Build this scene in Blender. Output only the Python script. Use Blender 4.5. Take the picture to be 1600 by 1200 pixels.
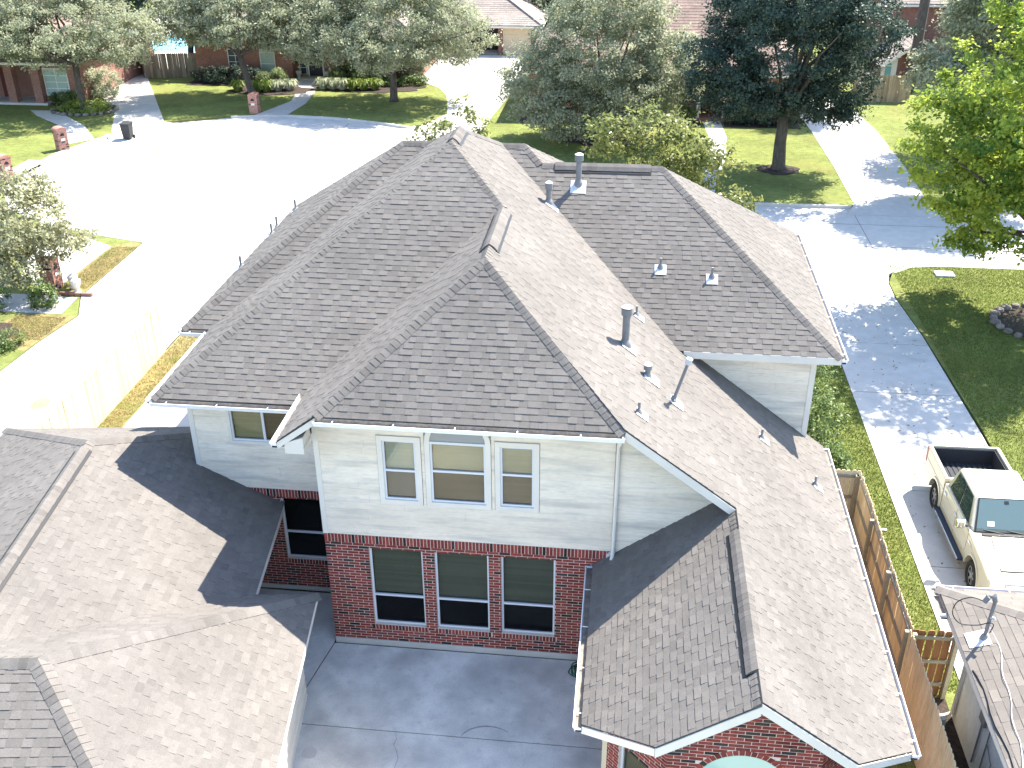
import bpy, math, random
import numpy as np
from mathutils import Vector, Matrix
from mathutils.geometry import tessellate_polygon
random.seed(7); np.random.seed(7)
R = random.Random(11)
sc = bpy.context.scene
COL = sc.collection
for o in list(bpy.data.objects): bpy.data.objects.remove(o)

# ------------------------------------------------------------------ camera, sky, sun, exposure
CAM = np.array([6.3375, -17.9721, 16.9624]); YAW, PITCH, ROLL, FPX = 0.1153, 0.4945, -0.0057, 1596.96
def cam_axes():
    r0 = np.array([math.cos(YAW), math.sin(YAW), 0.]); f0 = np.array([-math.sin(YAW), math.cos(YAW), 0.])
    fw = f0*math.cos(PITCH) + np.array([0, 0, -math.sin(PITCH)]); up = np.cross(r0, fw)
    c, s = math.cos(ROLL), math.sin(ROLL)
    return r0*c+up*s, -r0*s+up*c, fw
CR, CU, CF = cam_axes()
cd = bpy.data.cameras.new('camera'); cam = bpy.data.objects.new('camera', cd); COL.objects.link(cam)
cam.matrix_world = Matrix(((CR[0], CU[0], -CF[0], CAM[0]), (CR[1], CU[1], -CF[1], CAM[1]), (CR[2], CU[2], -CF[2], CAM[2]), (0, 0, 0, 1)))
cd.sensor_width = 36; cd.lens = FPX/1600*36; cd.clip_start = .1; cd.clip_end = 2000
sc.camera = cam
SUN_EL, SUN_AZ = math.radians(53.5), math.radians(47.5)          # azimuth counted from +X towards +Y
SD = Vector((math.cos(SUN_EL)*math.cos(SUN_AZ), math.cos(SUN_EL)*math.sin(SUN_AZ), math.sin(SUN_EL)))
w = bpy.data.worlds.new('World'); sc.world = w; w.use_nodes = True
nt = w.node_tree; nt.nodes.clear()
sky = nt.nodes.new('ShaderNodeTexSky'); sky.sky_type = 'NISHITA'; sky.sun_disc = False
sky.sun_elevation = SUN_EL; sky.sun_rotation = math.pi/2 - SUN_AZ; sky.air_density = 1.0; sky.dust_density = .6; sky.ozone_density = 1.7
bg = nt.nodes.new('ShaderNodeBackground'); bg.inputs[1].default_value = .128
wo = nt.nodes.new('ShaderNodeOutputWorld'); nt.links.new(sky.outputs[0], bg.inputs[0]); nt.links.new(bg.outputs[0], wo.inputs[0])
ld = bpy.data.lights.new('sun', 'SUN'); ld.energy = 4.0; ld.angle = math.radians(.55); ld.color = (1, .935, .83)
sun = bpy.data.objects.new('sun', ld); COL.objects.link(sun)
sun.rotation_euler = (-SD).to_track_quat('-Z', 'Y').to_euler(); sun.location = (20, 20, 40)
sc.view_settings.view_transform = 'Standard'; sc.view_settings.look = 'None'; sc.view_settings.gamma = 1
sc.view_settings.use_curve_mapping = False; sc.view_settings.exposure = 2.15
sc.render.engine = 'CYCLES'
try:
    sc.cycles.use_denoising = True; sc.cycles.max_bounces = 8; sc.cycles.diffuse_bounces = 4; sc.cycles.transparent_max_bounces = 8
    sc.cycles.caustics_reflective = False; sc.cycles.caustics_refractive = False
except Exception: pass

# ------------------------------------------------------------------ materials
MATS = {}
def mat(name, c1, c2=None, rough=.85, spec=.3, metal=0., nz=(), bump=None, transl=0., dirt=None, coat=0.):
    """c1..c2 mixed by the per-face 'tone' attribute, multiplied by noises nz=((scale,amount,stretch),..); dirt=(scale,colour,lo,hi,stretch)"""
    if name in MATS: return MATS[name]
    m = bpy.data.materials.new(name); m.use_nodes = True; t = m.node_tree; N = t.nodes; L = t.links
    b = N['Principled BSDF']; out = N['Material Output']
    b.inputs['Roughness'].default_value = rough; b.inputs['Specular IOR Level'].default_value = spec; b.inputs['Metallic'].default_value = metal
    if coat: b.inputs['Coat Weight'].default_value = coat; b.inputs['Coat Roughness'].default_value = .06
    def rgb(c):
        n = N.new('ShaderNodeRGB'); n.outputs[0].default_value = (*c, 1); return n.outputs[0]
    cur = rgb(c1)
    def mix(fac, A, B, mode='MIX'):
        n = N.new('ShaderNodeMix'); n.data_type = 'RGBA'; n.blend_type = mode
        if isinstance(fac, float): n.inputs[0].default_value = fac
        else: L.new(fac, n.inputs[0])
        L.new(A, n.inputs[6]); L.new(B, n.inputs[7]); return n.outputs[2]
    if c2 is not None:
        a = N.new('ShaderNodeAttribute'); a.attribute_name = 'tone'
        cur = mix(a.outputs['Fac'], cur, rgb(c2))
    g = N.new('ShaderNodeNewGeometry')
    def noise(scale, st=(1, 1, 1), detail=4.):
        mp = N.new('ShaderNodeMapping'); mp.inputs['Scale'].default_value = st; L.new(g.outputs['Position'], mp.inputs[0])
        n = N.new('ShaderNodeTexNoise'); n.inputs['Scale'].default_value = scale; n.inputs['Detail'].default_value = detail
        L.new(mp.outputs[0], n.inputs['Vector']); return n.outputs['Fac']
    def ramp(f, lo, hi, a, bb):
        n = N.new('ShaderNodeMapRange'); n.inputs[1].default_value = lo; n.inputs[2].default_value = hi; n.inputs[3].default_value = a; n.inputs[4].default_value = bb
        L.new(f, n.inputs[0]); return n.outputs[0]
    for z in nz:
        st = z[2] if len(z) > 2 else (1, 1, 1)
        f = ramp(noise(z[0], st), .3, .7, 1-z[1], 1+z[1])
        n = N.new('ShaderNodeCombineColor'); [L.new(f, n.inputs[i]) for i in range(3)]
        cur = mix(1.0, cur, n.outputs[0], 'MULTIPLY')
    for d in (dirt or ()):
        st = d[4] if len(d) > 4 else (1, 1, 1)
        f = ramp(noise(d[0], st, 6.), d[2], d[3], 0, d[5] if len(d) > 5 else 1)
        cur = mix(f, cur, rgb(d[1]))
    L.new(cur, b.inputs['Base Color'])
    if bump:
        bn = N.new('ShaderNodeBump'); bn.inputs['Strength'].default_value = bump[1]; bn.inputs['Distance'].default_value = bump[2] if len(bump) > 2 else .01
        L.new(noise(bump[0]), bn.inputs['Height']); L.new(bn.outputs[0], b.inputs['Normal'])
    if transl:
        tr = N.new('ShaderNodeBsdfTranslucent'); L.new(cur, tr.inputs[0]); ms = N.new('ShaderNodeMixShader'); ms.inputs[0].default_value = transl
        L.new(b.outputs[0], ms.inputs[1]); L.new(tr.outputs[0], ms.inputs[2]); L.new(ms.outputs[0], out.inputs[0])
    MATS[name] = m
    return m
def glass(name, tint, refl=.06, rough=.03):
    if name in MATS: return MATS[name]
    m = bpy.data.materials.new(name); m.use_nodes = True; t = m.node_tree; N = t.nodes; L = t.links; N.remove(N['Principled BSDF'])
    tr = N.new('ShaderNodeBsdfTransparent'); tr.inputs[0].default_value = (*tint, 1)
    gl = N.new('ShaderNodeBsdfGlossy'); gl.inputs['Roughness'].default_value = rough
    fr = N.new('ShaderNodeLayerWeight'); fr.inputs[0].default_value = .5
    pw = N.new('ShaderNodeMath'); pw.operation = 'POWER'; pw.inputs[1].default_value = 5; L.new(fr.outputs['Facing'], pw.inputs[0])
    ad = N.new('ShaderNodeMath'); ad.operation = 'ADD'; ad.inputs[1].default_value = refl; L.new(pw.outputs[0], ad.inputs[0])
    ms = N.new('ShaderNodeMixShader'); L.new(ad.outputs[0], ms.inputs[0]); L.new(tr.outputs[0], ms.inputs[1]); L.new(gl.outputs[0], ms.inputs[2])
    L.new(ms.outputs[0], N['Material Output'].inputs[0]); MATS[name] = m; return m

M_SH = mat('asphalt_shingle', (.114, .104, .095), (.166, .152, .138), rough=.95, spec=.15, nz=((.55, .1), (60, .16), (9, .06)), dirt=((.8, (.088, .082, .076), .52, .8, (1, 1, 1), .25), (4.5, (.095, .09, .08), .6, .8, (1, 1, 1), .18)), bump=(220, .35, .004))
M_SHN = mat('tan_shingle', (.125, .112, .1), (.2, .178, .155), rough=.95, spec=.15, nz=((.7, .1), (60, .14)), bump=(220, .35, .004))
M_DECK = mat('roof_felt', (.06, .055, .05), rough=.95)
M_WHITE = mat('white_painted_trim', (.69, .65, .575), rough=.55, nz=((1.5, .06),))
M_GUT = mat('white_gutter_metal', (.82, .82, .82), rough=.4, nz=((3, .04),))
M_GUTIN = mat('gutter_grime_and_shade', (.2, .175, .15), rough=.9, nz=((12, .3),))
M_SIDE = mat('painted_lap_siding', (.7, .61, .485), (.8, .715, .585), rough=.6, nz=((1.2, .06), (7, .05, (1, 1, 3))),
             dirt=((1.3, (.34, .335, .315), .49, .8, (.5, .5, 5), .72), (9, (.4, .395, .37), .56, .74, (.35, .35, 4), .5)))
M_BRICK = mat('red_brick', (.11, .026, .022), (.29, .064, .05), rough=.9, spec=.15, nz=((1.1, .14), (14, .22), (70, .16)), dirt=((1.6, (.13, .075, .065), .55, .8, (1, 1, 1), .45),), bump=(90, .4, .004))
M_BRICKD = mat('dark_flashed_brick', (.012, .01, .011), (.05, .035, .03), rough=.7, spec=.3, nz=((14, .25),), bump=(90, .4, .004))
M_MBR = mat('pink_brick', (.28, .13, .1), (.4, .2, .155), rough=.9, nz=((14, .2), (70, .15)))
M_LAPSHADOW = mat('lap_shadow_sheathing', (.3, .29, .27), rough=.9)  # wall body; its grey in the siding gaps paints lap shadow lines
M_MORT = mat('mortar', (.62, .53, .46), rough=.95, nz=((30, .12),))
M_CONC = mat('street_concrete', (.47, .45, .42), rough=.9, spec=.2, nz=((.25, .07), (2.5, .06), (45, .08)), bump=(80, .2, .005))
M_DRIVE = mat('driveway_concrete', (.45, .43, .4), rough=.9, spec=.2, nz=((.4, .07), (3, .06), (45, .08)), dirt=((.9, (.33, .31, .28), .55, .8, (1, 1, 1), .6),), bump=(80, .2, .005))
M_COURT = mat('weathered_concrete', (.57, .55, .505), rough=.9, spec=.2, nz=((.5, .16), (2.2, .12), (40, .14)),
              dirt=((.8, (.27, .265, .26), .48, .78, (1, 1, 1), .6), (5, (.3, .3, .29), .58, .8, (1, 1, 1), .5)), bump=(80, .25, .006))
M_STAIN = mat('concrete_stain', (.27, .265, .255), rough=.9, nz=((8, .3),))
M_JOINT = mat('joint_filler', (.05, .045, .04), rough=.95)
M_SOIL = mat('soil', (.05, .042, .032), rough=.95, nz=((3, .3), (20, .25)))
M_MULCH = mat('mulch', (.045, .032, .026), rough=.95, nz=((9, .4), (60, .3)), bump=(30, .8, .05))
M_LAWN = mat('lawn_grass', (.17, .195, .058), rough=.95, spec=.1, nz=((.35, .2), (3.5, .2), (26, .3), (120, .3)),
             dirt=((.3, (.2, .18, .06), .52, .75, (1, 1, 1), .65),), bump=(90, .9, .04))
M_DRY = mat('dry_lawn_grass', (.24, .2, .085), rough=.95, spec=.1, nz=((.6, .2), (5, .25), (40, .3), (120, .3)),
            dirt=((1.1, (.12, .15, .035), .5, .7, (1, 1, 1), .8),), bump=(90, .9, .04))
M_CEDAR = mat('new_cedar', (.7, .58, .37), (.8, .69, .48), rough=.8, nz=((3, .12, (1, 1, .3)), (40, .15, (1, 1, .1))))
M_CEDARR = mat('red_cedar', (.24, .105, .045), (.36, .18, .085), rough=.8, nz=((3, .12, (1, 1, .3)), (40, .15, (1, 1, .1))))
M_OLDW = mat('weathered_fence_wood', (.14, .115, .09), (.26, .225, .18), rough=.9, nz=((3, .2, (1, 1, .3)), (40, .15, (1, 1, .1))))
M_RAIL = mat('treated_rail', (.3, .28, .21), (.4, .37, .28), rough=.85, nz=((20, .15),))
M_GALV = mat('galvanised_pipe', (.2, .2, .2), rough=.55, spec=.4, nz=((8, .12),))
M_LEAD = mat('flashing', (.55, .55, .55), rough=.45, spec=.5, nz=((8, .1),))
M_BLACK = mat('black_plastic', (.012, .012, .013), rough=.5)
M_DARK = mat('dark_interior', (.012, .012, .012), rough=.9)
M_ALU = mat('aluminium_frame', (.62, .64, .67), rough=.4, spec=.5)
M_TANB = mat('tan_blind', (.52, .4, .2), (.62, .49, .26), rough=.7)
M_GRNB = mat('grey_green_blind', (.3, .3, .22), (.42, .42, .32), rough=.7)
M_CREAMB = mat('cream_blind', (.62, .58, .46), (.68, .64, .5), rough=.7)
M_CREAM = mat('cream_paint', (.62, .52, .36), rough=.6, nz=((2, .05),))
M_BARK = mat('bark', (.095, .08, .066), rough=.95, nz=((9, .3, (1, 1, .3)), (40, .25)), bump=(25, .8, .03))
G_SCREEN = glass('solar_screen_glass', (.66, .675, .65), .025, .05)
G_DARK = glass('dark_screened_glass', (.36, .37, .4), .03, .06)
G_CLEAR = glass('window_glass', (.82, .85, .82), .05, .03)
G_GREY = glass('grey_screened_glass', (.68, .68, .67), .03, .06)
G_TEAL = glass('teal_window_glass', (.5, .75, .66), .16, .04)

# ------------------------------------------------------------------ object helpers
def tr(p): return Matrix.Translation(Vector(p))
def thing(name, label, cat, loc=(0, 0, 0), group=None):
    o = bpy.data.objects.new(name, None); o.empty_display_size = .3; COL.objects.link(o); o.location = loc
    o['label'] = label; o['category'] = cat
    if group: o['group'] = group
    return o
def link(o, parent=None):
    COL.objects.link(o)
    if parent is not None:
        o.parent = parent
        if parent.type == 'EMPTY' and parent.get('local') is None: o.matrix_parent_inverse = tr(-Vector(parent.location))
    return o
def smooth(P, n=6):
    P = [np.array(q, float) for q in P]; out = []
    for i in range(len(P)-1):
        a, b, c, d = P[max(i-1, 0)], P[i], P[i+1], P[min(i+2, len(P)-1)]
        for k in range(n):
            t = k/n; out.append(.5*(2*b+(c-a)*t+(2*a-5*b+4*c-d)*t*t+(3*b-a-3*c+d)*t**3))
    return out+[P[-1]]
class MB:
    def __init__(s): s.v = []; s.f = []; s.t = []; s.m = []
    def add(s, vs, fs, tone=.5, m=0):
        o = len(s.v); s.v.extend([tuple(map(float, p)) for p in vs])
        for f in fs: s.f.append([o+i for i in f]); s.t.append(tone); s.m.append(m)
        return s
    def obox(s, o, ex, ey, ez, tone=.5, m=0):
        o, ex, ey, ez = (np.array(a, float) for a in (o, ex, ey, ez))
        vs = [o, o+ex, o+ex+ey, o+ey, o+ez, o+ex+ez, o+ex+ey+ez, o+ey+ez]
        fs = [(0, 3, 2, 1), (4, 5, 6, 7), (0, 1, 5, 4), (1, 2, 6, 5), (2, 3, 7, 6), (3, 0, 4, 7)]
        if np.dot(np.cross(ex, ey), ez) < 0: fs = [f[::-1] for f in fs]
        return s.add(vs, fs, tone, m)
    def box(s, x0, x1, y0, y1, z0, z1, tone=.5, m=0): return s.obox((x0, y0, z0), (x1-x0, 0, 0), (0, y1-y0, 0), (0, 0, z1-z0), tone, m)
    def prism(s, poly, d, tone=.5, m=0, tri=True):
        """closed solid: planar polygon poly swept by vector d"""
        P = [np.array(p, float) for p in poly]; d = np.array(d, float); n = len(P)
        nrm = sum((np.cross(P[i]-P[0], P[(i+1) % n]-P[0]) for i in range(n)), np.zeros(3))
        if np.dot(nrm, d) > 0: P = P[::-1]
        vs = P + [p+d for p in P]
        if n > 4:
            T = tessellate_polygon([[Vector(p) for p in P]]); fs = []
            nn = sum((np.cross(P[i]-P[0], P[(i+1) % n]-P[0]) for i in range(n)), np.zeros(3))
            for a, b, c in T:
                if np.dot(np.cross(P[b]-P[a], P[c]-P[a]), nn) < 0: a, c = c, a
                fs.append((a, b, c)); fs.append((n+c, n+b, n+a))
        else: fs = [tuple(range(n)), tuple(range(2*n-1, n-1, -1))]
        fs += [(i, n+i, n+(i+1) % n, (i+1) % n) for i in range(n)]
        return s.add(vs, fs, tone, m)
    def tube(s, pts, rad, n=8, tone=.5, m=0, caps=True):
        P = [np.array(p, float) for p in pts]; k = len(P)
        if not hasattr(rad, '__len__'): rad = [rad]*k
        vs = []; ref = None
        for i, p in enumerate(P):
            d = P[min(i+1, k-1)]-P[max(i-1, 0)]; d /= (np.linalg.norm(d)+1e-9)
            if ref is None: ref = np.array([0, 0, 1.]) if abs(d[2]) < .9 else np.array([1., 0, 0])
            a = np.cross(d, ref); a /= np.linalg.norm(a)+1e-9; b = np.cross(d, a); ref = -b if False else ref
            for j in range(n):
                t = 2*math.pi*j/n; vs.append(p+rad[i]*(math.cos(t)*a+math.sin(t)*b))
        fs = [(i*n+j, i*n+(j+1) % n, (i+1)*n+(j+1) % n, (i+1)*n+j) for i in range(k-1) for j in range(n)]
        if caps: fs += [tuple(range(n-1, -1, -1)), tuple((k-1)*n+j for j in range(n))]
        return s.add(vs, fs, tone, m)
    def lathe(s, c, prof, n=16, tone=.5, m=0):
        c = np.array(c, float); vs = []
        for r, z in prof:
            for j in range(n): t = 2*math.pi*j/n; vs.append(c+np.array([r*math.cos(t), r*math.sin(t), z]))
        k = len(prof); fs = [(i*n+j, i*n+(j+1) % n, (i+1)*n+(j+1) % n, (i+1)*n+j) for i in range(k-1) for j in range(n)]
        fs += [tuple(range(n-1, -1, -1)), tuple((k-1)*n+j for j in range(n))]
        return s.add(vs, fs, tone, m)
    def mesh(s, name, mats, smooth=False):
        me = bpy.data.meshes.new(name); me.from_pydata(s.v, [], s.f)
        for mm in (mats if isinstance(mats, (list, tuple)) else [mats]): me.materials.append(mm)
        a = me.attributes.new('tone', 'FLOAT', 'FACE'); a.data.foreach_set('value', s.t)
        me.polygons.foreach_set('material_index', s.m)
        if smooth: me.polygons.foreach_set('use_smooth', [True]*len(s.f))
        me.update(); return me
    def build(s, name, mats, parent=None, smooth=False, kind=None, bevel=None):
        o = bpy.data.objects.new(name, s.mesh(name, mats, smooth)); link(o, parent)
        if kind: o['kind'] = kind
        if bevel:
            b = o.modifiers.new('bevel', 'BEVEL'); b.width = bevel[0]; b.segments = bevel[1]; b.limit_method = 'ANGLE'; b.angle_limit = math.radians(bevel[2] if len(bevel) > 2 else 35)
        return o
def single(o, label, cat, group=None):
    o['label'] = label; o['category'] = cat
    if group: o['group'] = group
    return o
def cam_size(p, area):
    d = np.asarray(p, float)-CAM; z = d@CF
    if z < .5: return 0
    u = FPX*(d@CR)/z; v = FPX*(d@CU)/z
    if abs(u) > 800 or abs(v) > 600: return 0
    return area/(z*z)
def clip_rect(poly, a0, a1, b0, b1):
    for ax, val, sgn in ((0, a0, 1), (0, a1, -1), (1, b0, 1), (1, b1, -1)):
        out = []; n = len(poly)
        for i in range(n):
            p, q = poly[i], poly[(i+1) % n]; ip = sgn*(p[ax]-val) >= 0; iq = sgn*(q[ax]-val) >= 0
            if ip: out.append(p)
            if ip != iq:
                t = (val-p[ax])/(q[ax]-p[ax]); out.append((p[0]+t*(q[0]-p[0]), p[1]+t*(q[1]-p[1])))
        poly = out
        if len(poly) < 3: return []
    res = []
    for p in poly:
        if not res or abs(p[0]-res[-1][0])+abs(p[1]-res[-1][1]) > 1e-5: res.append(p)
    if len(res) > 1 and abs(res[0][0]-res[-1][0])+abs(res[0][1]-res[-1][1]) < 1e-5: res.pop()
    return res if len(res) > 2 else []
def parea(P): return .5*sum(P[i][0]*P[(i+1) % len(P)][1]-P[(i+1) % len(P)][0]*P[i][1] for i in range(len(P)))
def minus(rects, holes):
    for h in holes:
        out = []
        for (a0, a1, b0, b1) in rects:
            if h[0] >= a1 or h[1] <= a0 or h[2] >= b1 or h[3] <= b0: out.append((a0, a1, b0, b1)); continue
            if h[0] > a0: out.append((a0, h[0], b0, b1))
            if h[1] < a1: out.append((h[1], a1, b0, b1))
            x0, x1 = max(a0, h[0]), min(a1, h[1])
            if h[2] > b0: out.append((x0, x1, b0, h[2]))
            if h[3] < b1: out.append((x0, x1, h[3], b1))
        rects = out
    return [r for r in rects if r[1]-r[0] > .004 and r[3]-r[2] > .004]
def slab_piece(P2, o, e, s, n, h_of, tone):
    """little solid: polygon P2 in (a,b) raised by h_of(b) along n, open underneath"""
    if parea(P2) < 0: P2 = P2[::-1]
    k = len(P2); top = [o+a*e+b*s+n*h_of(b) for a, b in P2]; bot = [o+a*e+b*s+n*.0005 for a, b in P2]
    return top+bot, [tuple(range(k))]+[(i, k+i, k+(i+1) % k, (i+1) % k)for i in range(k)]

class Roof:
    """collects shingle tabs and cap shingles of one thing, then links the 300 that show largest one by one and the rest as one part"""
    def __init__(s, exposure=.146, wid=(.13, .3), thick=(.006, .0135), m=None): s.tabs = []; s.caps = []; s.ex = exposure; s.wid = wid; s.th = thick; s.m = m or M_SH; s.deck = MB()
    def face(s, P3, shingle=True, deckdrop=.03, tone0=.5):
        P = [np.array(p, float) for p in P3]
        nrm = sum((np.cross(P[i]-P[0], P[(i+1) % len(P)]-P[0]) for i in range(len(P))), np.zeros(3)); nrm /= np.linalg.norm(nrm)
        if nrm[2] < 0: nrm = -nrm
        e = np.cross(np.array([0, 0, 1.]), nrm); e /= np.linalg.norm(e); u = np.cross(nrm, e)
        s.deck.prism([p-nrm*.0 for p in P], -nrm*deckdrop)
        if not shingle: return
        o = P[0]; Q = [(float((p-o)@e), float((p-o)@u)) for p in P]
        b0 = min(q[1] for q in Q); b1 = max(q[1] for q in Q); k = 0
        Q = [(q[0], q[1]) for q in Q]
        while b0+k*s.ex < b1:
            lo, hi = b0+k*s.ex, b0+(k+1)*s.ex; band = clip_rect(Q, -1e3, 1e3, lo, hi); k += 1
            if not band: continue
            am = min(q[0] for q in band); ax = max(q[0] for q in band); a = am-R.uniform(0, .3); rowt = R.gauss(0, .05)
            thick = False
            while a < ax:
                wdt = R.uniform(*s.wid); c = clip_rect(Q, a+.0004, a+wdt-.0004, lo, hi); thick = not thick if R.random() < .88 else thick
                a += wdt
                if not c or abs(parea(c)) < 2e-4: continue
                t = s.th[1] if thick else s.th[0]; t *= R.uniform(.85, 1.15)
                f = lambda b, t=t, lo=lo: .003+t*(1-.8*(b-lo)/s.ex)
                tone = min(1, max(0, (.58 if thick else .43)+rowt+R.gauss(0, .12)))  # thin tabs toned darker for their printed band and recess shade
                vs, fs = slab_piece(c, o, e, u, nrm, f, tone)
                cen = vs[0]; to = CAM-cen; vis = max(0, float(nrm@to)/np.linalg.norm(to))
                s.tabs.append((cam_size(cen, abs(parea(c))*vis), vs, fs, tone))
    def cap(s, A, B, n1, n2, width=.15, ex=.142, lift=0., tt=(.009, .015)):
        """row of bent cap shingles from the low end A to the high end B"""
        A = np.array(A, float); B = np.array(B, float); L = np.linalg.norm(B-A); d = (B-A)/L
        n1 = np.array(n1, float); n1 /= np.linalg.norm(n1); n2 = np.array(n2, float); n2 /= np.linalg.norm(n2)
        w1 = np.cross(d, n1); w1 /= np.linalg.norm(w1); w1 = w1 if w1@n2 < 0 else -w1
        w2 = np.cross(d, n2); w2 /= np.linalg.norm(w2); w2 = w2 if w2@n1 < 0 else -w2
        if w1@n2 > 0: pass
        up = n1+n2; up /= np.linalg.norm(up); n = max(1, int(L/ex))
        for i in range(n):
            a = A+d*(L*i/n); b = A+d*min(L, L*i/n+ex*1.35); t = R.uniform(*tt); W = width*R.uniform(.97, 1.03)
            def prof(p, h): return [p+w1*W+n1*(.012+h*.6), p+w1*W*.4+n1*(.016+h)+up*.006, p+up*(.03+h), p+w2*W*.4+n2*(.016+h)+up*.006, p+w2*W+n2*(.012+h*.6)]
            f = prof(a, t+lift); g = prof(b, lift); fb = [a+w1*W+n1*.002, a+w2*W+n2*.002]; gb = [b+w1*W+n1*.002, b+w2*W+n2*.002]
            vs = f+g+fb+gb; fs = [(0, 1, 6, 5), (1, 2, 7, 6), (2, 3, 8, 7), (3, 4, 9, 8), (10, 11, 4, 3, 2, 1, 0), (10, 0, 5, 12), (4, 11, 13, 9)]
            tone = min(1, max(0, R.gauss(.5, .2))); cen = f[2]
            s.caps.append((cam_size(cen, .04), vs, fs, tone))
    def finish(s, parent, n=300):
        deck = s.deck.build('roof', M_DECK, parent)
        for items, nm, many in ((s.tabs, 'shingle', 'shingles'), (s.caps, 'ridge_cap', 'ridge_caps')):
            items.sort(key=lambda t: -t[0])
            for sz, vs, fs, tone in items[:n]: MB().add(vs, fs, tone).build(nm, s.m, deck)
            if len(items) > n:
                r = MB()
                for sz, vs, fs, tone in items[n:]: r.add(vs, fs, tone)
                r.build(many, s.m, deck, kind='stuff')
        return deck
def fix_normals(o):
    import bmesh
    b = bmesh.new(); b.from_mesh(o.data); bmesh.ops.recalc_face_normals(b, faces=b.faces); b.to_mesh(o.data); b.free()

class Bricks:
    def __init__(s): s.items = []; s.cache = {}
    def wall(s, o, ex, n, W, z0, z1, holes=(), clip=None, L=.241, H=.064, j=.014, dark=.13, test=None, soldier=(), phase=0.):
        """courses on the plane through o (point at a=0,z=0) with horizontal unit ex and outward n; clip: polygon in (a,z); soldier: (z0,z1,a0,a1) rows of upright bricks"""
        o = np.array(o, float); ex = np.array(ex, float); n = np.array(n, float); hs = list(holes)+[(q[2], q[3], q[0], q[1]) for q in soldier]
        z = z0; k = 0
        while z < z1-.02:
            zt = min(z+H, z1); a = -((k % 2)*.5*(L+j))-phase-R.uniform(0, .004)
            while a < W:
                for r in minus([(max(0, a), min(W, a+L), z, zt)], hs) if min(W, a+L) > max(0, a)+.004 else []:
                    P = [(r[0], r[2]), (r[1], r[2]), (r[1], r[3]), (r[0], r[3])]
                    if clip is not None:
                        P = clip_rect(clip, *r)
                        if not P: continue
                    if test and not test(.5*(r[0]+r[1]), .5*(r[2]+r[3])): continue
                    s.put(P, o, ex, n, dark)
                a += L+j
            z += H+j; k += 1
        for (q0, q1, a0, a1) in soldier:
            a = a0
            while a < a1-.02:
                b = min(a+H, a1)
                for r in minus([(a, b, q0, q1-j)], holes):
                    P = [(r[0], r[2]), (r[1], r[2]), (r[1], r[3]), (r[0], r[3])]
                    if clip is not None: P = clip_rect(clip, *r)
                    if P: s.put(P, o, ex, n, dark*.8)
                a += H+j
    def put(s, P, o, ex, n, dark=.13):
        t = R.uniform(.003, .006); isd = R.random() < dark; tone = R.uniform(0, 1) if isd else min(1, max(0, R.gauss(.55, .25)))
        vs, fs = slab_piece(P, o, ex, np.array([0, 0, 1.]), n, lambda b: t, tone)
        to = CAM-vs[0]; s.items.append((cam_size(vs[0], abs(parea(P)))*max(0, n@to/np.linalg.norm(to)), vs, fs, tone, int(isd)))
    def ring(s, o, ex, n, ca, cz, r0, r1, t0, t1, cnt):
        o = np.array(o, float); ex = np.array(ex, float); n = np.array(n, float)
        for i in range(cnt):
            A = t0+(t1-t0)*(i+.06)/cnt; B = t0+(t1-t0)*(i+.94)/cnt
            P = [(ca+r0*math.cos(A), cz+r0*math.sin(A)), (ca+r1*math.cos(A), cz+r1*math.sin(A)), (ca+r1*math.cos(B), cz+r1*math.sin(B)), (ca+r0*math.cos(B), cz+r0*math.sin(B))]
            s.put(P, o, ex, n, .08)
    def finish(s, parent, n=300):
        s.items.sort(key=lambda t: -t[0])
        for sz, vs, fs, tone, d in s.items[:n]: MB().add(vs, fs, tone).build('brick', M_BRICKD if d else M_BRICK, parent)
        if len(s.items) > n:
            r = MB()
            for sz, vs, fs, tone, d in s.items[n:]: r.add(vs, fs, tone, d)
            r.build('bricks', [M_BRICK, M_BRICKD], parent, kind='stuff')
def siding(parent, o, ex, n, poly, holes=(), exp=.178):
    """lap boards on a plane; poly in (a,z)"""
    o = np.array(o, float); ex = np.array(ex, float); n = np.array(n, float); up = np.array([0, 0, 1.])
    z0 = min(p[1] for p in poly); z1 = max(p[1] for p in poly); k = 0; holes = list(holes); aa = min(p[0] for p in poly); ab = max(p[0] for p in poly)
    while z0+k*exp < z1-.01:
        lo, hi = z0+k*exp, z0+(k+1)*exp; k += 1; b = MB(); tone = R.uniform(.2, 1)
        for r in minus([(min(p[0] for p in poly), max(p[0] for p in poly), lo+.009, min(hi, z1))], holes+[(q, q+.003, lo, hi) for q in [aa+R.uniform(.6, 3.4)] if ab-aa > 2.5]):
            P = clip_rect(poly, *r); b = MB()
            if P:
                vs, fs = slab_piece(P, o, ex, up, n, lambda q: .004+.021*(1-(q-lo)/exp), tone); b.add(vs, fs, tone); b.build('siding_board', M_SIDE, parent)
# ------------------------------------------------------------------ ground, streets, lots
GZ, DZ, SZ, BZ = -.15, -.16, -.28, -.34
def sheet(name, poly, z, m, depth=.05, parent=None, kind='structure', hole=None):
    b = MB().prism([(x, y, z) for x, y in poly], (0, 0, -depth)); o = b.build(name, m, parent)
    if kind: o['kind'] = kind
    return o
sheet('ground', [(-900, -600), (900, -600), (900, 1200), (-900, 1200)], BZ, M_SOIL, .5)
bulb = [(-17.5+12.2*math.cos(t), 39.5+12.2*math.sin(t)) for t in [2*math.pi*i/40 for i in range(40)]]
sheet('cul_de_sac', bulb, SZ+.004, M_CONC, .04)
street = sheet('street', [(-22, 26.3), (90, 26.3), (90, 35.2), (12, 35.2), (8, 36), (4, 39), (-1, 46), (-3, 52), (-9, 52), (-20, 40)], SZ, M_CONC, .04)
b = MB()
for y in (29.1, 32.2): b.box(4, 88, y-.012, y+.012, SZ+.001, SZ+.003)
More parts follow.
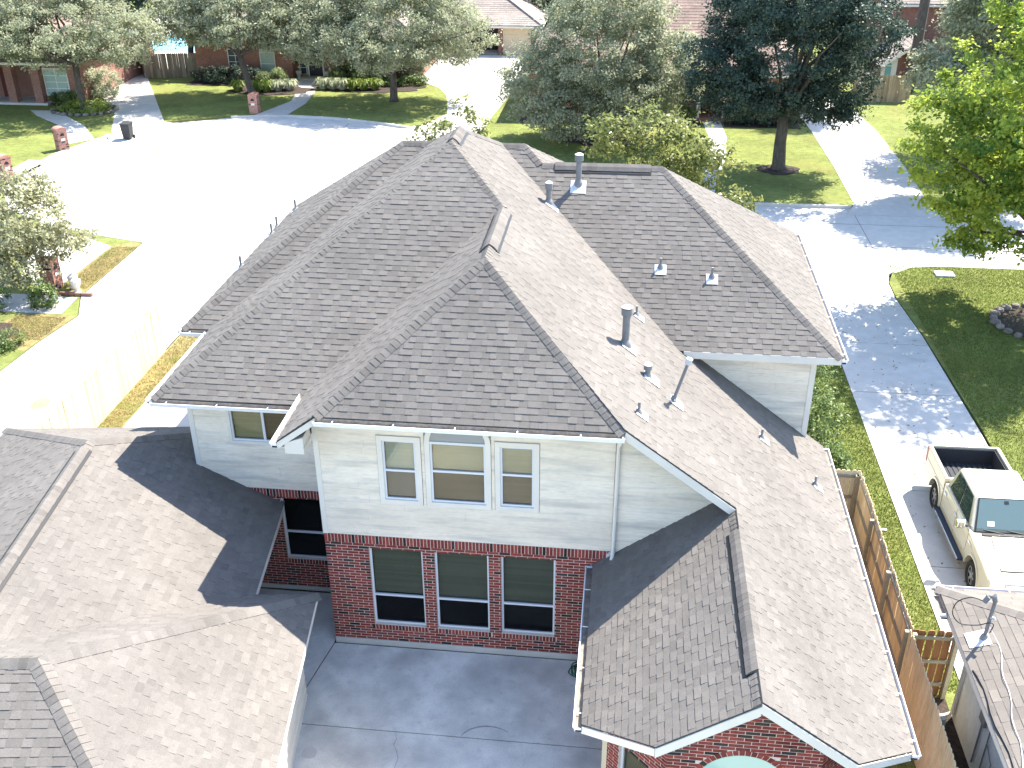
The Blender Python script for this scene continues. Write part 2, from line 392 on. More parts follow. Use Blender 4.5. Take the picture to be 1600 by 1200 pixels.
for x in (7, 12.5, 18, 23.5, 29, 34.5, 40): b.box(x-.01, x+.01, 26.6, 35, SZ+.0012, SZ+.0032)
b.build('expansion_joint', M_JOINT, street)
NB_K = [(90, 34.75), (12, 34.75), (8, 35.4), (4, 38), (.5, 41.5), (-3.2, 45.8), (-6, 47.4), (-8.1, 48.6), (-10.5, 49.6), (-13.8, 50.6), (-17.4, 51.), (-21, 50.3), (-24.8, 48.4), (-27.2, 44.6), (-28.5, 40), (-28.5, 36.6), (-27.6, 33), (-25.6, 30), (-22.5, 27.9), (-19, 26.6), (-16.5, 25.9)]
NB = NB_K+[(-16.3, 19.4), (-15.45, 17.5), (-15.8, 15), (-16.3, 6), (-16.5, -40), (-140, -40), (-140, 190), (140, 190), (140, 34.75)]
lawn_n = sheet('lawn', NB, GZ, M_LAWN, .2)
lawn_r = sheet('lawn', [(18.1, -40), (18.2, 12.5), (18.0, 19), (17.75, 22.6), (17.8, 24.4), (18.2, 25.6), (19, 26.3), (20.3, 26.6), (90, 26.6), (90, -40)], GZ, M_LAWN, .2)
lot = sheet('lawn', [(-10.6, -40), (14.42, -40), (14.45, 20), (14.1, 23.5), (13, 25.6), (11.5, 26.5), (-8, 26.5), (-10, 24.6), (-10.6, 20)], GZ, M_LAWN, .2)
sheet('dry_lawn', [(-10.6, 6.5), (-9.69, 6.5), (-9.66, 20), (-10.6, 20)], GZ+.004, M_DRY, .003)
sheet('dry_lawn', [(-17.7, 25.2), (-16.9, 25.9), (-16.42, 25.7), (-16.3, 19.4), (-17.7, 20.4)], GZ+.004, M_DRY, .003)
sheet('dry_lawn', [(-15.47, 17.5), (-18.0, 17.55), (-18.4, 15.3), (-15.9, 14.2)], GZ+.004, M_DRY, .003)
def kerb(pts, name='kerb'):
    b = MB(); P = [np.array((x, y, 0.)) for x, y in pts]
    def side(i):
        d = P[min(i+1, len(P)-1)]-P[max(i-1, 0)]; d /= np.linalg.norm(d); return np.array([d[1], -d[0], 0])
    L0 = [p+side(i)*-.02 for i, p in enumerate(P)]; L1 = [p+side(i)*.15 for i, p in enumerate(P)]
    for i in range(len(P)-1):
        q = [L0[i], L1[i], L1[i+1], L0[i+1]]; b.prism([(v[0], v[1], BZ) for v in q], (0, 0, GZ+.02-BZ))
    o = b.build(name, M_CONC); o['kind'] = 'structure'; return o
kerb(NB_K[1:6][::-1]); kerb([(90, 34.75), (22.1, 34.75)][::-1]); kerb([(18, 34.75), (12, 34.75)][::-1])
kerb(NB_K[7:12][::-1]); kerb(NB_K[12:][::-1][:1]+NB_K[13:][::-1]) if False else kerb(NB_K[13:][::-1])
kerb([(18.2, 25.6), (19, 26.3), (20.3, 26.6), (90, 26.6)])
def blobsheet(name, cx, cy, rx, ry, z, m, parent=None, n=26, seed=1, h=.01):
    q = random.Random(seed); b = MB(); P = []
    for i in range(n):
        t = 2*math.pi*i/n; k = q.uniform(.88, 1.1); P.append((cx+rx*k*math.cos(t), cy+ry*k*math.sin(t), z))
    o = b.prism(P, (0, 0, h)).build(name, m, parent); 
    if parent is None: o['kind'] = 'structure'
    return o
def paved(name, poly, z=GZ+.004, joints=(), m=M_DRIVE):
    """path or drive: a dark base with concrete panels on it, split across Y at joints"""
    base = sheet(name, poly, z, M_JOINT, .003)
    ys = [-1e3]+sorted(joints)+[1e3]
    for lo, hi in zip(ys[:-1], ys[1:]):
        P = clip_rect(list(poly), -1e3, 1e3, lo+.012, hi-.012)
        if P and abs(parea(P)) > .05: MB().prism([(x, y, z+.001) for x, y in P], (0, 0, .012), R.uniform(0, 1)).build('concrete_panel', m, base)
    return base
drive_r = paved('driveway', [(14.47, -12), (18.05, -12), (18.1, 12), (17.95, 19), (17.7, 22.6), (17.75, 24.3), (18.0, 25.4), (14.0, 25.4), (14.12, 23.5), (14.47, 20)], DZ, (-6, -1, 4.6, 8.2, 10.6, 14.25, 18.2, 21.8))
MB().prism([(14.0, 25.38, DZ+.013), (18.0, 25.38, DZ+.013), (19, 26.6, SZ+.006), (12.6, 26.6, SZ+.006)], (0, 0, -.1)).build('driveway_apron', M_DRIVE, drive_r)
drive_l = paved('driveway', [(-16.45, -14), (-10.65, -14), (-10.65, 20), (-10.1, 24.2), (-9, 26.2), (-16.4, 26.2), (-16.25, 19.4), (-15.4, 17.5), (-15.75, 15), (-16.25, 6)], DZ, (-6, -1, 3.5, 8.6, 14, 19.2))
MB().prism([(-9, 26.18, DZ+.013), (-16.4, 26.18, DZ+.013), (-17.2, 28, SZ+.008), (-7, 28, SZ+.008)], (0, 0, -.1)).build('driveway_apron', M_DRIVE, drive_l)
paved('driveway', [(-36.6, 66), (-37.4, 61), (-30, 51.6), (-27.3, 45.4), (-25.0, 48.4), (-32.3, 62.2), (-34.6, 66)], joints=(53, 57.5, 62))
paved('driveway', [(-6.2, 52.2), (-6.6, 54.7), (-7.2, 57.8), (-8.2, 60.3), (-9.6, 62), (-12.2, 65), (-12.6, 73.6), (-1.6, 73.6), (-2.2, 67.4), (-2.5, 59.2), (-3.0, 52), (-3.2, 46.4), (-7.6, 48.3)], joints=(52, 57, 62, 67))
paved('driveway', [(18.2, 34.9), (22.0, 34.9), (22.3, 41), (22.3, 50), (21.6, 60), (19, 66), (15, 66), (17.6, 58), (18.1, 50), (18.25, 42)], joints=(39, 44, 49, 54))
paved('front_walk', [(-34.6, 49.2), (-31, 46.2), (-28.7, 42.3), (-27.6, 43.6), (-29.8, 46.7), (-32.8, 49.6), (-34, 50.6), (-35.8, 50.6)])
paved('front_walk', [(-19.4, 50.7), (-17.2, 51.1), (-16.9, 54.5), (-17.4, 58.9), (-18.4, 62), (-19.8, 62), (-18.8, 58.8), (-18.2, 55)], joints=(55, 58.6))
paved('front_walk', [(11.2, 52), (12.4, 52), (12.55, 47.7), (12.1, 42.6), (11.3, 38.1), (11, 35.1), (9.9, 35.2), (10.4, 38), (11.1, 43.9), (11.45, 47.6)], joints=(38, 41, 44, 47))
paved('side_walk', [(-9.68, 4), (-3.6, 4), (-3.6, 5.2), (-4.5, 5.2), (-4.5, 20), (-9.65, 20)], joints=(8, 12, 16))
paved('side_walk', [(-16.35, 19.25), (-16.2, 17.6), (-24, 17.6), (-24, 19.6)]); paved('side_walk', [(-17.7, 25.2), (-17.7, 20.5), (-19.6, 20.4), (-22.4, 27.2), (-19.4, 26.2)])
def apron(A, B, out, top=GZ+.012):
    A = np.array((*A, 0.)); B = np.array((*B, 0.)); o = np.array((*out, 0.)); d = (B-A)/np.linalg.norm(B-A); i = o*-.3
    MB().prism([A+i+(0, 0, top+.002), B+i+(0, 0, top+.002), B+(0, 0, top+.002), A+(0, 0, top+.002)], (0, 0, -.15)).prism([A+(0, 0, top), B+(0, 0, top), B+d*.5+o*1.1+(0, 0, SZ+.01), A-d*.5+o*1.1+(0, 0, SZ+.01)], (0, 0, -.12)).build('driveway_apron', M_DRIVE)['kind'] = 'structure'
apron((18.1, 34.72), (22.1, 34.72), (0, -1)); apron((-3.2, 45.7), (-8.0, 48.5), (-.5, -.866)); apron((-27.2, 44.5), (-24.85, 48.3), (.85, -.53))
b = MB()
for k in range(-2, 3): b.box(-17.5+5*k-.012, -17.5+5*k+.012, 39.5-10.2, 39.5+10.2, SZ+.005, SZ+.007)
for k in range(-2, 3): b.box(-17.5-10.4, -17.5+10.4, 39.5+4.6*k-.012, 39.5+4.6*k+.012, SZ+.0052, SZ+.0072)
b.build('expansion_joint', M_JOINT, street)
for i, (cx, cy, rx, ry) in enumerate(((-22.9, 41.9, 1.0, .16), (-23.6, 40.5, .7, .12), (-14, 47.4, .5, .1), (-8, 36, .5, .4), (-12.5, 18, .35, .3), (-13.2, 10.5, .3, .4))): blobsheet('stain', cx, cy, rx, ry, SZ+.0065 if cy > 27 else DZ+.0175, mat('tan_stain', (.3, .24, .12), rough=.95, nz=((4, .3),)), street, seed=60+i, h=.001)
# courtyard between house, garage wing and back wing
court = sheet('courtyard', [(-2.6, -14), (11, -14), (11, -.05), (-.02, -.05), (-.02, 1.7), (-2.6, 1.7)], -.03, M_JOINT, .1)
for P in ([(-.012, -.06), (6.42, -.06), (6.42, -2.585), (-.24, -2.585), (-.32, -1.82)], [(-.04, -.04), (-.03, 1.68), (-2.55, 1.68), (-2.55, -1.78), (-.345, -1.81)],
          [(-.25, -2.61), (6.42, -2.61), (6.42, -4.3), (7.4, -5.28), (10.4, -5.28), (10.4, -13.9), (-.2, -13.9)]):
    MB().prism([(x, y, 0) for x, y in P], (0, 0, -.028)).build('concrete_panel', M_COURT, court)
b = MB()
P = [(2.0, -2.62), (2.06, -2.8), (2.03, -2.95), (2.12, -3.1), (2.2, -3.3), (2.17, -3.6), (2.3, -4.2)]
for p, q in zip(P[:-1], P[1:]): b.obox((p[0], p[1], .0004), (q[0]-p[0], q[1]-p[1], 0), (.006, 0, 0), (0, 0, .0012))
b.build('crack', M_JOINT, court)
for cx, cy, r, a0, a1, wd in ((4.0, -2.75, .62, 50, 160, .035),):
    b = MB(); n = 26
    for i in range(n):
        A, B = (math.radians(a0+(a1-a0)*(i+k)/n) for k in (0, 1)); q = wd*math.sin(math.pi*(i+.5)/n)+.012
        b.prism([(cx+r*math.cos(A), cy+.8*r*math.sin(A), .0006), (cx+(r+q)*math.cos(A), cy+.8*(r+q)*math.sin(A), .0006), (cx+(r+q)*math.cos(B), cy+.8*(r+q)*math.sin(B), .0006), (cx+r*math.cos(B), cy+.8*r*math.sin(B), .0006)], (0, 0, .0008))
    b.build('tyre_mark', M_STAIN, court)
blobsheet('pale_patch', .32, -3.35, .17, .16, .0006, M_CONC, court, seed=4, h=.001)
# planting beds of bark mulch
for i, (cx, cy, rx, ry) in enumerate(((23., 20.5, 1.9, 1.75), (15, 40.9, 1.25, 1.0), (-31.9, 50.9, 2.2, 1.5), (-20.9, 58.4, 3.2, 1.7), (-13.6, 60.2, 4.2, 2.1), (-18.6, 15.4, 1.6, 1.2), (4.5, 47, 2.5, 2), (-33.2, 52.6, 2.0, .8))):
    blobsheet('mulch_bed', cx, cy, rx, ry, GZ+.001, M_MULCH, seed=i+20, h=.03)
sheet('mulch_bed', [(-1, 50.2), (11.1, 50.2), (11.1, 51.9), (-1, 51.9)], GZ+.001, M_MULCH, -.03); sheet('mulch_bed', [(12.6, 50.4), (17.5, 50.4), (17.5, 51.9), (12.6, 51.9)], GZ+.001, M_MULCH, -.03)
sheet('mulch_bed', [(-28, 59.5), (-19.9, 59.5), (-19.9, 61.9), (-28, 61.9)], GZ+.001, M_MULCH, -.03)
sheet('side_yard_shade_sheet', [(12.98, -.2), (14.0, -.2), (14.0, -14), (12.98, -14)], GZ+.001, M_MULCH, -.01)  # dark ground sheet paints in the shade of the narrow side yard

# ------------------------------------------------------------------ the main house
p = .739; zE = 5.734; zW = 2.815; xR = 11.778; zL2 = 5.97
Rz = lambda x: zW+p*(xR-x)
HX = thing('brick_house', 'large two storey house with brown shingle hip roofs above pale siding and red brick', 'house', (3, 4, 0))
rf = Roof()
xB = xR-(zE-zW)/p    # where the long right slope reaches the upper eave height
V = lambda x, y, z: (x, y, z)
P0 = (1.911, 7.235, Rz(1.911)); PB = (1.911, 8.63, Rz(1.911)); P1 = (3.428, 5.615, Rz(3.428)); P2 = (3.428, 2.273, Rz(3.428))
zr = zE+p*(9.8-4.841); xv = xR-(zr-zW)/p
FR_L = (xB+.0, 4.841, zE); zFz = lambda y: zE+p*(y-4.841)
zef = zL2+p*(.31+.546)
y2 = 5.29
rf.face([P0, PB, (xv, 9.8, zr), (xB-(y2-4.841), y2, zFz(y2)), (11.25, y2, Rz(11.25)), (11.25, 5.52, Rz(11.25)), (xR, 5.52, zW), (xR, -4.62, zW), (10.52, -5.85, Rz(10.52)), (8.86, -5.9, Rz(8.86)), (8.86, -.66, Rz(8.86)), (6.555, -.68, Rz(6.555)), P2, P1])
rf.face([(.31, -.686, zef), (6.555, -.686, zef), P2])
rf.face([P2, P1, (-.546, 1.5, zL2), (-.546, -.676, zL2), (.31, -.686, zef)])
F1z = lambda y: zE+p*(y-1.209)
rf.face([(-4.111, 1.209, zE), (-.52, 1.209, zE), (-.52, 1.53, F1z(1.53)), P1, P0])
rf.face([(-4.111, 1.209, zE), P0, PB, (.848, 9.8, zE+p*4.959), (-4.111, 4.841, zE)])
rf.face([(-4.883, 4.841, zE), (-4.09, 4.841, zE), (.87, 9.8, zr), (.076, 9.8, zr)])
rf.face([FR_L, (11.742, 4.841, zE), (7.305, 9.282, zFz(9.282)), (4.04, 9.282, zFz(9.282)), (3.522, 9.8, zr), (xv, 9.8, zr)])
rf.face([(-4.883, 4.841, zE), (.076, 9.8, zr), (-4.883, 14.76, zE)])
rf.face([(11.742, 4.841, zE), (11.742, 13.723, zE), (7.305, 9.282, zFz(9.282))])
rf.face([(8.5, 14.76, zE), (3.522, 9.8, zr), (4.04, 9.282, zFz(9.282)), (8.5, 13.72, zE)])
rf.face([(-4.883, 14.76, zE), (8.5, 14.76, zE), (3.522, 9.8, zr), (.076, 9.8, zr)], shingle=False)
rf.face([(11.742, 13.723, zE), (7.305, 9.282, zFz(9.282)), (4.04, 9.282, zFz(9.282)), (4.04, 13.723, zE)], shingle=False)
rf.face([(1.911, 8.63, Rz(1.911)), (xv, 9.8, zr), (.87, 9.8, zr)], shingle=False)
WLz = lambda x: zW+p*(x-6.022)
zWr = min(WLz(8.86), Rz(8.86))
rf.face([(6.022, -4.62, zW), (7.27, -5.85, WLz(7.27)), (8.86, -5.9, WLz(8.86)), (8.86, -.002, WLz(8.86)), (6.022, -.002, zW)])
nR, nL, nF, nB = (p, 0, 1), (-p, 0, 1), (0, -p, 1), (0, p, 1); nF2 = (0, -.797, 1)
for A, B, a, c in (((-4.111, 1.209, zE), P0, nL, nF), (P1, P0, nF, nR), ((.31, -.686, zef), P2, nL, nF2), ((6.555, -.686, zef), P2, nF2, nR),
                   ((-4.883, 4.841, zE), (.076, 9.8, zr), nL, nF), ((11.742, 4.841, zE), (7.305, 9.282, zFz(9.282)), nF, nR), ((4.04, 9.282, zFz(9.282)), (3.522, 9.8, zr), nF, nR),
                   ((7.305, 9.282, zFz(9.282)), (4.04, 9.282, zFz(9.282)), nF, nB), ((3.522, 9.8, zr), (.076, 9.8, zr), nF, nB), (P0, PB, nL, nR), (P2, P1, nL, nR), ((xv, 9.8, zr), PB, nR, nB),
                   ((8.86, -5.9, zWr), (8.86, -.66, zWr), nL, nR)):
    rf.cap(A, B, a, c)
deck = rf.finish(HX)
# ridge vents: a raised black louvre with cap shingles over it
def ridge_vent(A, B, n1, n2, parent, h=.03, wd=.265):
    A = np.array(A, float); B = np.array(B, float); d = (B-A)/np.linalg.norm(B-A); n1 = np.array(n1, float); n1 /= np.linalg.norm(n1); n2 = np.array(n2, float); n2 /= np.linalg.norm(n2)
    w1 = np.cross(d, n1); w1 = w1 if w1@n2 < 0 else -w1; w2 = np.cross(d, n2); w2 = w2 if w2@n1 < 0 else -w2
    pr = lambda q: [q+w1*wd+n1*.015, q+w1*wd+n1*h*.85, q+np.array([0, 0, h]), q+w2*wd+n2*h*.85, q+w2*wd+n2*.015]
    f, g = pr(A), pr(B); v = MB().add(f+g, [(0, 1, 6, 5), (1, 2, 7, 6), (2, 3, 8, 7), (3, 4, 9, 8), (0, 4, 3, 2, 1), (5, 6, 7, 8, 9)]).build('ridge_vent', M_BLACK, parent)
    r = Roof(); r.cap(A+d*.02, B-d*.0, n1, n2, width=wd-.07, lift=h+.012, tt=(.0015, .004)); m = MB()
    for sz, vs, fs, tone in r.caps: m.add(vs, fs, tone)
    m.build('vent_cap_shingles', M_SH, v)
ridge_vent((3.428, 2.95, Rz(3.428)), (3.428, 5.5, Rz(3.428)), nL, nR, HX); ridge_vent((8.86, -5.2, zWr), (8.86, -1.35, zWr), nL, nR, HX)
ridge_vent((1.911, 7.45, Rz(1.911)), (1.911, 8.7, Rz(1.911)), nL, nR, HX); ridge_vent((7.0, 9.282, zFz(9.282)), (4.4, 9.282, zFz(9.282)), nF, nB, HX)

# walls
def wall(name, poly, d, m, parent=HX): return MB().prism(poly, d).build(name, m, parent)
soff = .28
# brick storey of the front block (mortar body carries the bricks)
def panel(o, ex, n, poly, holes, depth, m, name, parent=HX):
    """flat wall body behind the cladding: polygon in (a,z) minus rectangular holes"""
    o = np.array(o, float); ex = np.array(ex, float); n = np.array(n, float); b = MB()
    A0, A1 = min(q[0] for q in poly), max(q[0] for q in poly); Z0, Z1 = min(q[1] for q in poly), max(q[1] for q in poly)
    for r in minus([(A0, A1, Z0, Z1)], holes):
        P = clip_rect(poly, *r)
        if P: b.prism([o+a*ex+np.array([0, 0, z]) for a, z in P], -n*depth)
    return b.build(name, m, parent)
LOW = [(.989, 2.216), (2.485, 3.709), (3.984, 5.203)]; lh = [(a, c, .64, 2.843) for a, c in LOW]
X, Yv, Zv = (1, 0, 0), (0, 1, 0), (0, 0, 1); F = (0, -1, 0)
bw = panel((0, 0, 0), X, F, [(0, .16), (6.45, .16), (6.45, 3.195), (0, 3.195)], lh, .2, M_MORT, 'brick_wall')
BR = Bricks()
sill = [(.49, .638, a-.06, c+.06) for a, c in LOW]
BR.wall((0, 0, 0), X, F, 6.4, .165, 3.2, holes=lh, soldier=[(2.965, 3.2, 0, 6.4)]+sill)
MB().box(0, 6.44, -.02, .1, -.02, .158).build('foundation', M_CONC, HX)
# right return of the recess and the recess wall
rh = [(-1.63, -.25, .99, 2.8)]
bw2 = panel((0, 1.76, 0), X, F, [(-3.5, .12), (0, .12), (0, 3.06), (-3.5, 3.06)], rh, .2, M_MORT, 'brick_wall')
BR2 = Bricks(); BR2.wall((-3.5, 1.76, 0), X, F, 3.5, .13, 3.07, holes=[(a+3.5, c+3.5, e, f) for a, c, e, f in rh], soldier=[(2.835, 3.07, 0, 3.5), (.84, .988, 1.8, 3.3)])
BR2.finish(bw2, 150)
wall('foundation', [(-3.5, 1.74, 0), (0, 1.74, 0), (0, 1.74, .12), (-3.5, 1.74, .12)], (0, .1, 0), M_CONC)
MB().prism([(0.002, .202, 0), (.002, 1.76, 0), (.002, 1.76, 3.2), (.002, .202, 3.2)], (.2, 0, 0)).build('brick_wall', M_BRICK, HX)
# upper storey siding, front
UP = [(1.477, 2.2), (2.502, 3.692), (3.997, 4.715)]; ub, ut = 4.221, 5.728; tw = .12
uh = [(1.477-tw, 2.2+tw, ub-tw, ut+tw), (2.502-tw, 3.692+tw, ub-tw, 6.5), (3.997-tw, 4.715+tw, ub-tw, ut+tw)]
top = zef-.1
gx = lambda z: xR-(z+.14-zW)/p
gab = [(0, 3.2), (6.3, 3.2-.1), (8.8, 4.7), (gx(4.75), 4.75), (gx(top), top), (0, top)]
gab = [(0, 3.206), (6.45, 3.206), (6.45, WLz(6.45)+.02), (8.72, WLz(8.72)+.02), (gx(top), top), (.3, top), (0, 6.28)]
sw = panel((0, 0, 0), X, F, gab, [(1.477, 2.2, ub, ut), (2.502, 3.692, ub, ut), (3.997, 4.715, ub, ut)], .15, M_LAPSHADOW, 'siding_wall')
siding(sw, (0, -.001, 0), X, F, [(.1, 3.206), (6.40, 3.206), (6.40, top), (.3, top), (.1, 6.36)], uh)
tri = [(6.42, 3.2), (6.52, 3.2), (8.72, WLz(8.72)), (8.9, Rz(8.9)-.14), (gx(top), top), (6.42, top)]
siding(sw, (0, -.001, 0), X, F, tri, [])
MB().box(-.012, .1, -.028, .02, 3.2, 6.28).box(-.012, -.001, -.02, 1.6, 3.2, 5.6).build('corner_trim', M_WHITE, HX)
MB().prism([(0, .152, 3.2), (0, 1.76, 3.2), (0, 1.76, zE+.3), (0, .152, 6.24)], (.15, 0, 0)).build('siding_wall', M_WHITE, HX)
# recessed upper wall
rw = [(-3.566, 3.07), (0, 3.07), (0, zE-.12), (-3.566, zE-.12)]; rwh = [(-2.58-.08, -.98+.08, 4.39-.08, 5.31+.08)]
sw2 = panel((0, 1.76, 0), X, F, rw, [(-2.58, -.98, 4.39, 5.31)], .15, M_LAPSHADOW, 'siding_wall'); siding(sw2, (0, 1.759, 0), X, F, [(-3.46, 3.07), (0, 3.07), (0, zE-.12), (-3.46, zE-.12)], rwh)
MB().box(-3.58, -3.46, 1.73, 1.78, 3.07, zE-.12).build('corner_trim', M_WHITE, HX)
MB().prism([(-3.566, 1.76, 0), (-3.566, 5.3, 0), (-3.566, 5.3, zE-.1), (-3.566, 1.76, zE-.1)], (.15, 0, 0)).build('siding_wall', M_WHITE, HX)
# back block
MB().box(-4.43, -3.5, 5.29, 5.44, 0, zE-.1).box(-4.43, -4.28, 5.44, 14.3, 0, zE-.1).box(-4.28, 8.5, 14.15, 14.3, 0, zE-.1).box(8.35, 8.5, 13.2, 14.15, 0, zE-.1).box(8.5, 11.25, 13.2, 13.35, 0, zE-.1).box(11.1, 11.25, 5.44, 13.2, 0, zE-.1).build('siding_wall', M_WHITE, HX)
rpoly = [(7.4, Rz(7.4)+.0), (11.25, Rz(11.25)), (11.25, zE-.13), (7.4, zE-.13)]
sw3 = panel((0, 5.29, 0), X, F, [(7.6, Rz(11.25)-.2), (11.25, Rz(11.25)-.2), (11.25, zE-.13), (7.6, zE-.13)], [], .15, M_LAPSHADOW, 'siding_wall')
siding(sw3, (0, 5.289, 0), X, F, [(7.95, Rz(7.95)+.02), (11.13, Rz(11.13)+.02), (11.13, zE-.13), (7.95, zE-.13)])
MB().box(11.13, 11.264, 5.262, 5.31, Rz(11.25)+.02, zE-.13).build('corner_trim', M_WHITE, HX)
# low right wall of the long slope and the back wing
MB().box(11.05, 11.2, -4.25, 5.29, 0, zW-.1).build('brick_wall', M_MBR, HX)
WH = 2.7
chx = [(6.45, 0), (6.45, -4.2), (7.52, -5.27), (10.13, -5.27), (11.2, -4.2)]
BR3 = Bricks()
for (a, c), nm in zip(zip(chx[:-1], chx[1:]), ('s', 'c', 'f', 'c2')):
    A = np.array((*a, 0.)); B = np.array((*c, 0.)); L = np.linalg.norm(B-A); ex = (B-A)/L; n = np.cross(ex, np.array([0, 0, 1.]))
    if nm == 's': poly = [(0, 0), (L, 0), (L, WLz(6.45)-.12), (0, WLz(6.45)-.12)]; hl = []
    elif nm == 'c': poly = [(0, 0), (L, 0), (L, WLz(7.52)-.2), (0, WLz(6.45)-.12)]; hl = [(.38, 1.16, .55, 2.25)]
    elif nm == 'c2': poly = [(0, 0), (L, 0), (L, Rz(11.2)-.12), (0, Rz(10.13)-.2)]; hl = [(.36, 1.14, .55, 2.25)]
    else:
        m_ = 8.86-7.52; poly = [(0, 0), (L, 0), (L, Rz(10.13)-.2), (m_, WLz(8.86)-.18), (0, WLz(7.52)-.2)]; hl = []
    if nm == 'f':
        import math as _m
        cx = 8.83-7.52; Rr = .8; zc = 2.28
        def inside(a_, z_): return (abs(a_-cx) < Rr+.11 and z_ < zc) or math.hypot(a_-cx, z_-zc) < Rr+.115
        wq = panel(A, ex, n, poly, [(cx-Rr, cx+Rr, .5, zc+.0)], .2, M_MORT, 'brick_wall')
        BR3.wall(A, ex, n, L, .15, 5, clip=poly, test=lambda a_, z_: not inside(a_, z_)); BR3.ring(A, ex, n, cx, zc, Rr+.005, Rr+.115, 0, math.pi, 26)
        arch = (A, ex, n, cx, Rr, zc)
    else:
        wq2 = panel(A, ex, n, poly, hl, .2, M_MORT, 'brick_wall'); BR3.wall(A, ex, n, L, .15, 5, holes=hl, clip=poly)
BR.items += BR3.items
BR.finish(bw, 300)
# windows -----------------------------------------------------------
def blind(par, x0, x1, z0, z1, y, m, ex, n, o, pitch=.05):
    b = MB(); z = z0
    while z < z1:
        b.obox(o+ex*x0-n*y+np.array([0, 0, z]), ex*(x1-x0), -n*.018+np.array([0, 0, .035]), n*.002+np.array([0, 0, .001]), R.uniform(.2, .8)); z += pitch
    b.obox(o+ex*x0-n*(y+.022)+np.array([0, 0, z0]), ex*(x1-x0), -n*.004, np.array([0, 0, z1-z0]), .3)
    return b.build('blind', m, par)
def window(o, ex, n, x0, x1, z0, z1, rail=None, rec=.07, gu=G_SCREEN, gl=G_DARK, bm=M_GRNB, parent=HX, trim=None, fr=.045, mull=None, lowblind=True, bz=None, fm=None):
    o = np.array(o, float); ex = np.array(ex, float); n = np.array(n, float); up = np.array([0, 0, 1.]); fm = fm or M_ALU
    def at(a, dn, z): return o+ex*a+n*dn+up*z
    f = MB()
    for a, c, e, g in ((x0, x0+fr, z0, z1), (x1-fr, x1, z0, z1), (x0+fr, x1-fr, z0, z0+fr), (x0+fr, x1-fr, z1-fr, z1)): f.obox(at(a, -rec-.06, e), ex*(c-a), n*.06, up*(g-e))
    W = f.build('window', fm, parent)
    if rail: MB().obox(at(x0+fr, -rec-.05, rail-.025), ex*(x1-x0-2*fr), n*.056, up*.05).build('meeting_rail', fm, W)
    if mull: MB().obox(at(mull-.03, -rec-.05, z0+fr), ex*.06, n*.056, up*(z1-z0-2*fr)).build('mullion', fm, W)
    d = rec+.035
    parts = [(x0+fr, x1-fr, z0+fr, (rail or z1-fr), gl if rail else gu)]
    if rail: parts.append((x0+fr, x1-fr, rail, z1-fr, gu))
    if mull: parts = [(x0+fr, mull-.03, z0+fr, z1-fr, gu), (mull+.03, x1-fr, z0+fr, z1-fr, gl)]
    for a, c, e, g, gm in parts: MB().obox(at(a, -d, e), ex*(c-a), n*.004, up*(g-e)).build('pane', gm, W)
    if bm: blind(W, x0+fr, x1-fr, bz if bz else z0+fr, z1-fr, d+.05, bm, ex, n, o)
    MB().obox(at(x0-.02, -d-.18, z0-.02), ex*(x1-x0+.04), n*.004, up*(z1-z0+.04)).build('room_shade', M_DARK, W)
    if trim:
        t = MB()
        for a, c, e, g in ((x0-trim, x0, z0-trim, z1+trim), (x1, x1+trim, z0-trim, z1+trim), (x0, x1, z0-trim, z0), (x0, x1, z1, z1+trim)): t.obox(at(a, -.02, e), ex*(c-a), n*.058, up*(g-e))
        t.build('window_trim', M_WHITE, W)
    return W
for (a, c), z_ in zip(LOW, (1.5, 1.4, .8)): window((0, 0, 0), X, F, a, c, .64, 2.843, rail=1.47, bz=z_)
window((0, 1.76, 0), X, F, -1.63, -.25, .99, 2.8, rail=1.77, gu=G_DARK, gl=G_DARK)
uw = dict(rec=-.004, gu=G_CLEAR, gl=G_GREY, trim=.11)
window((0, 0, 0), X, F, 1.477, 2.2, ub, ut, rail=4.97, bm=M_CREAMB, **uw)
window((0, 0, 0), X, F, 3.997, 4.715, ub, ut, rail=5.02, bm=M_TANB, **uw)
W2 = window((0, 0, 0), X, F, 2.502, 3.692, ub, ut, rail=5.01, bm=M_TANB, **{**uw, 'trim': None})
b = MB(); cx = 3.097; r0 = .595
for a, c in ((2.502-.11, 2.502), (3.692, 3.692+.11)): b.box(a, c, -.038, .02, ub-.11, ut)
b.box(2.502, 3.692, -.038, .02, ub-.11, ub)
nseg = 14
for i in range(nseg):
    A, B = math.pi*i/nseg, math.pi*(i+1)/nseg; q = [(cx+r_*math.cos(t), -.038, ut+r_*math.sin(t)) for r_, t in ((r0, A), (r0+.11, A), (r0+.11, B), (r0, B))]; b.prism(q, (0, .058, 0))
b.build('window_trim', M_WHITE, W2)
MB().prism([(cx+r0*math.cos(math.pi*i/16), -.012, ut+r0*math.sin(math.pi*i/16)) for i in range(17)], (0, .006, 0)).build('pane', mat('frosted_arch_pane', (.2, .235, .25), rough=.25, spec=.6), W2)
MB().box(2.502, 3.692, -.03, .0, ut-.02, ut+.03).build('transom_bar', M_ALU, W2)
window((0, 1.76, 0), X, F, -2.58, -.98, 4.39, 5.31, rec=-.004, gu=G_CLEAR, gl=G_GREY, bm=M_TANB, mull=-1.79, trim=.07)
A, ex, n, cxa, Rr, zc = arch
AW = window(A, ex, n, cxa-Rr, cxa+Rr, .5, zc, rec=.07, gu=G_TEAL, bm=M_CREAMB, rail=1.3, gl=G_TEAL)
MB().prism([A+ex*(cxa+Rr*math.cos(math.pi*i/20))+np.array([0, 0, zc+Rr*math.sin(math.pi*i/20)])+n*.001 for i in range(21)], n*.003).build('pane', mat('arch_window_pane', (.36, .55, .46), rough=.1, spec=.7), AW)
A = np.array((6.45, -4.2, 0)); s2 = math.sqrt(.5)
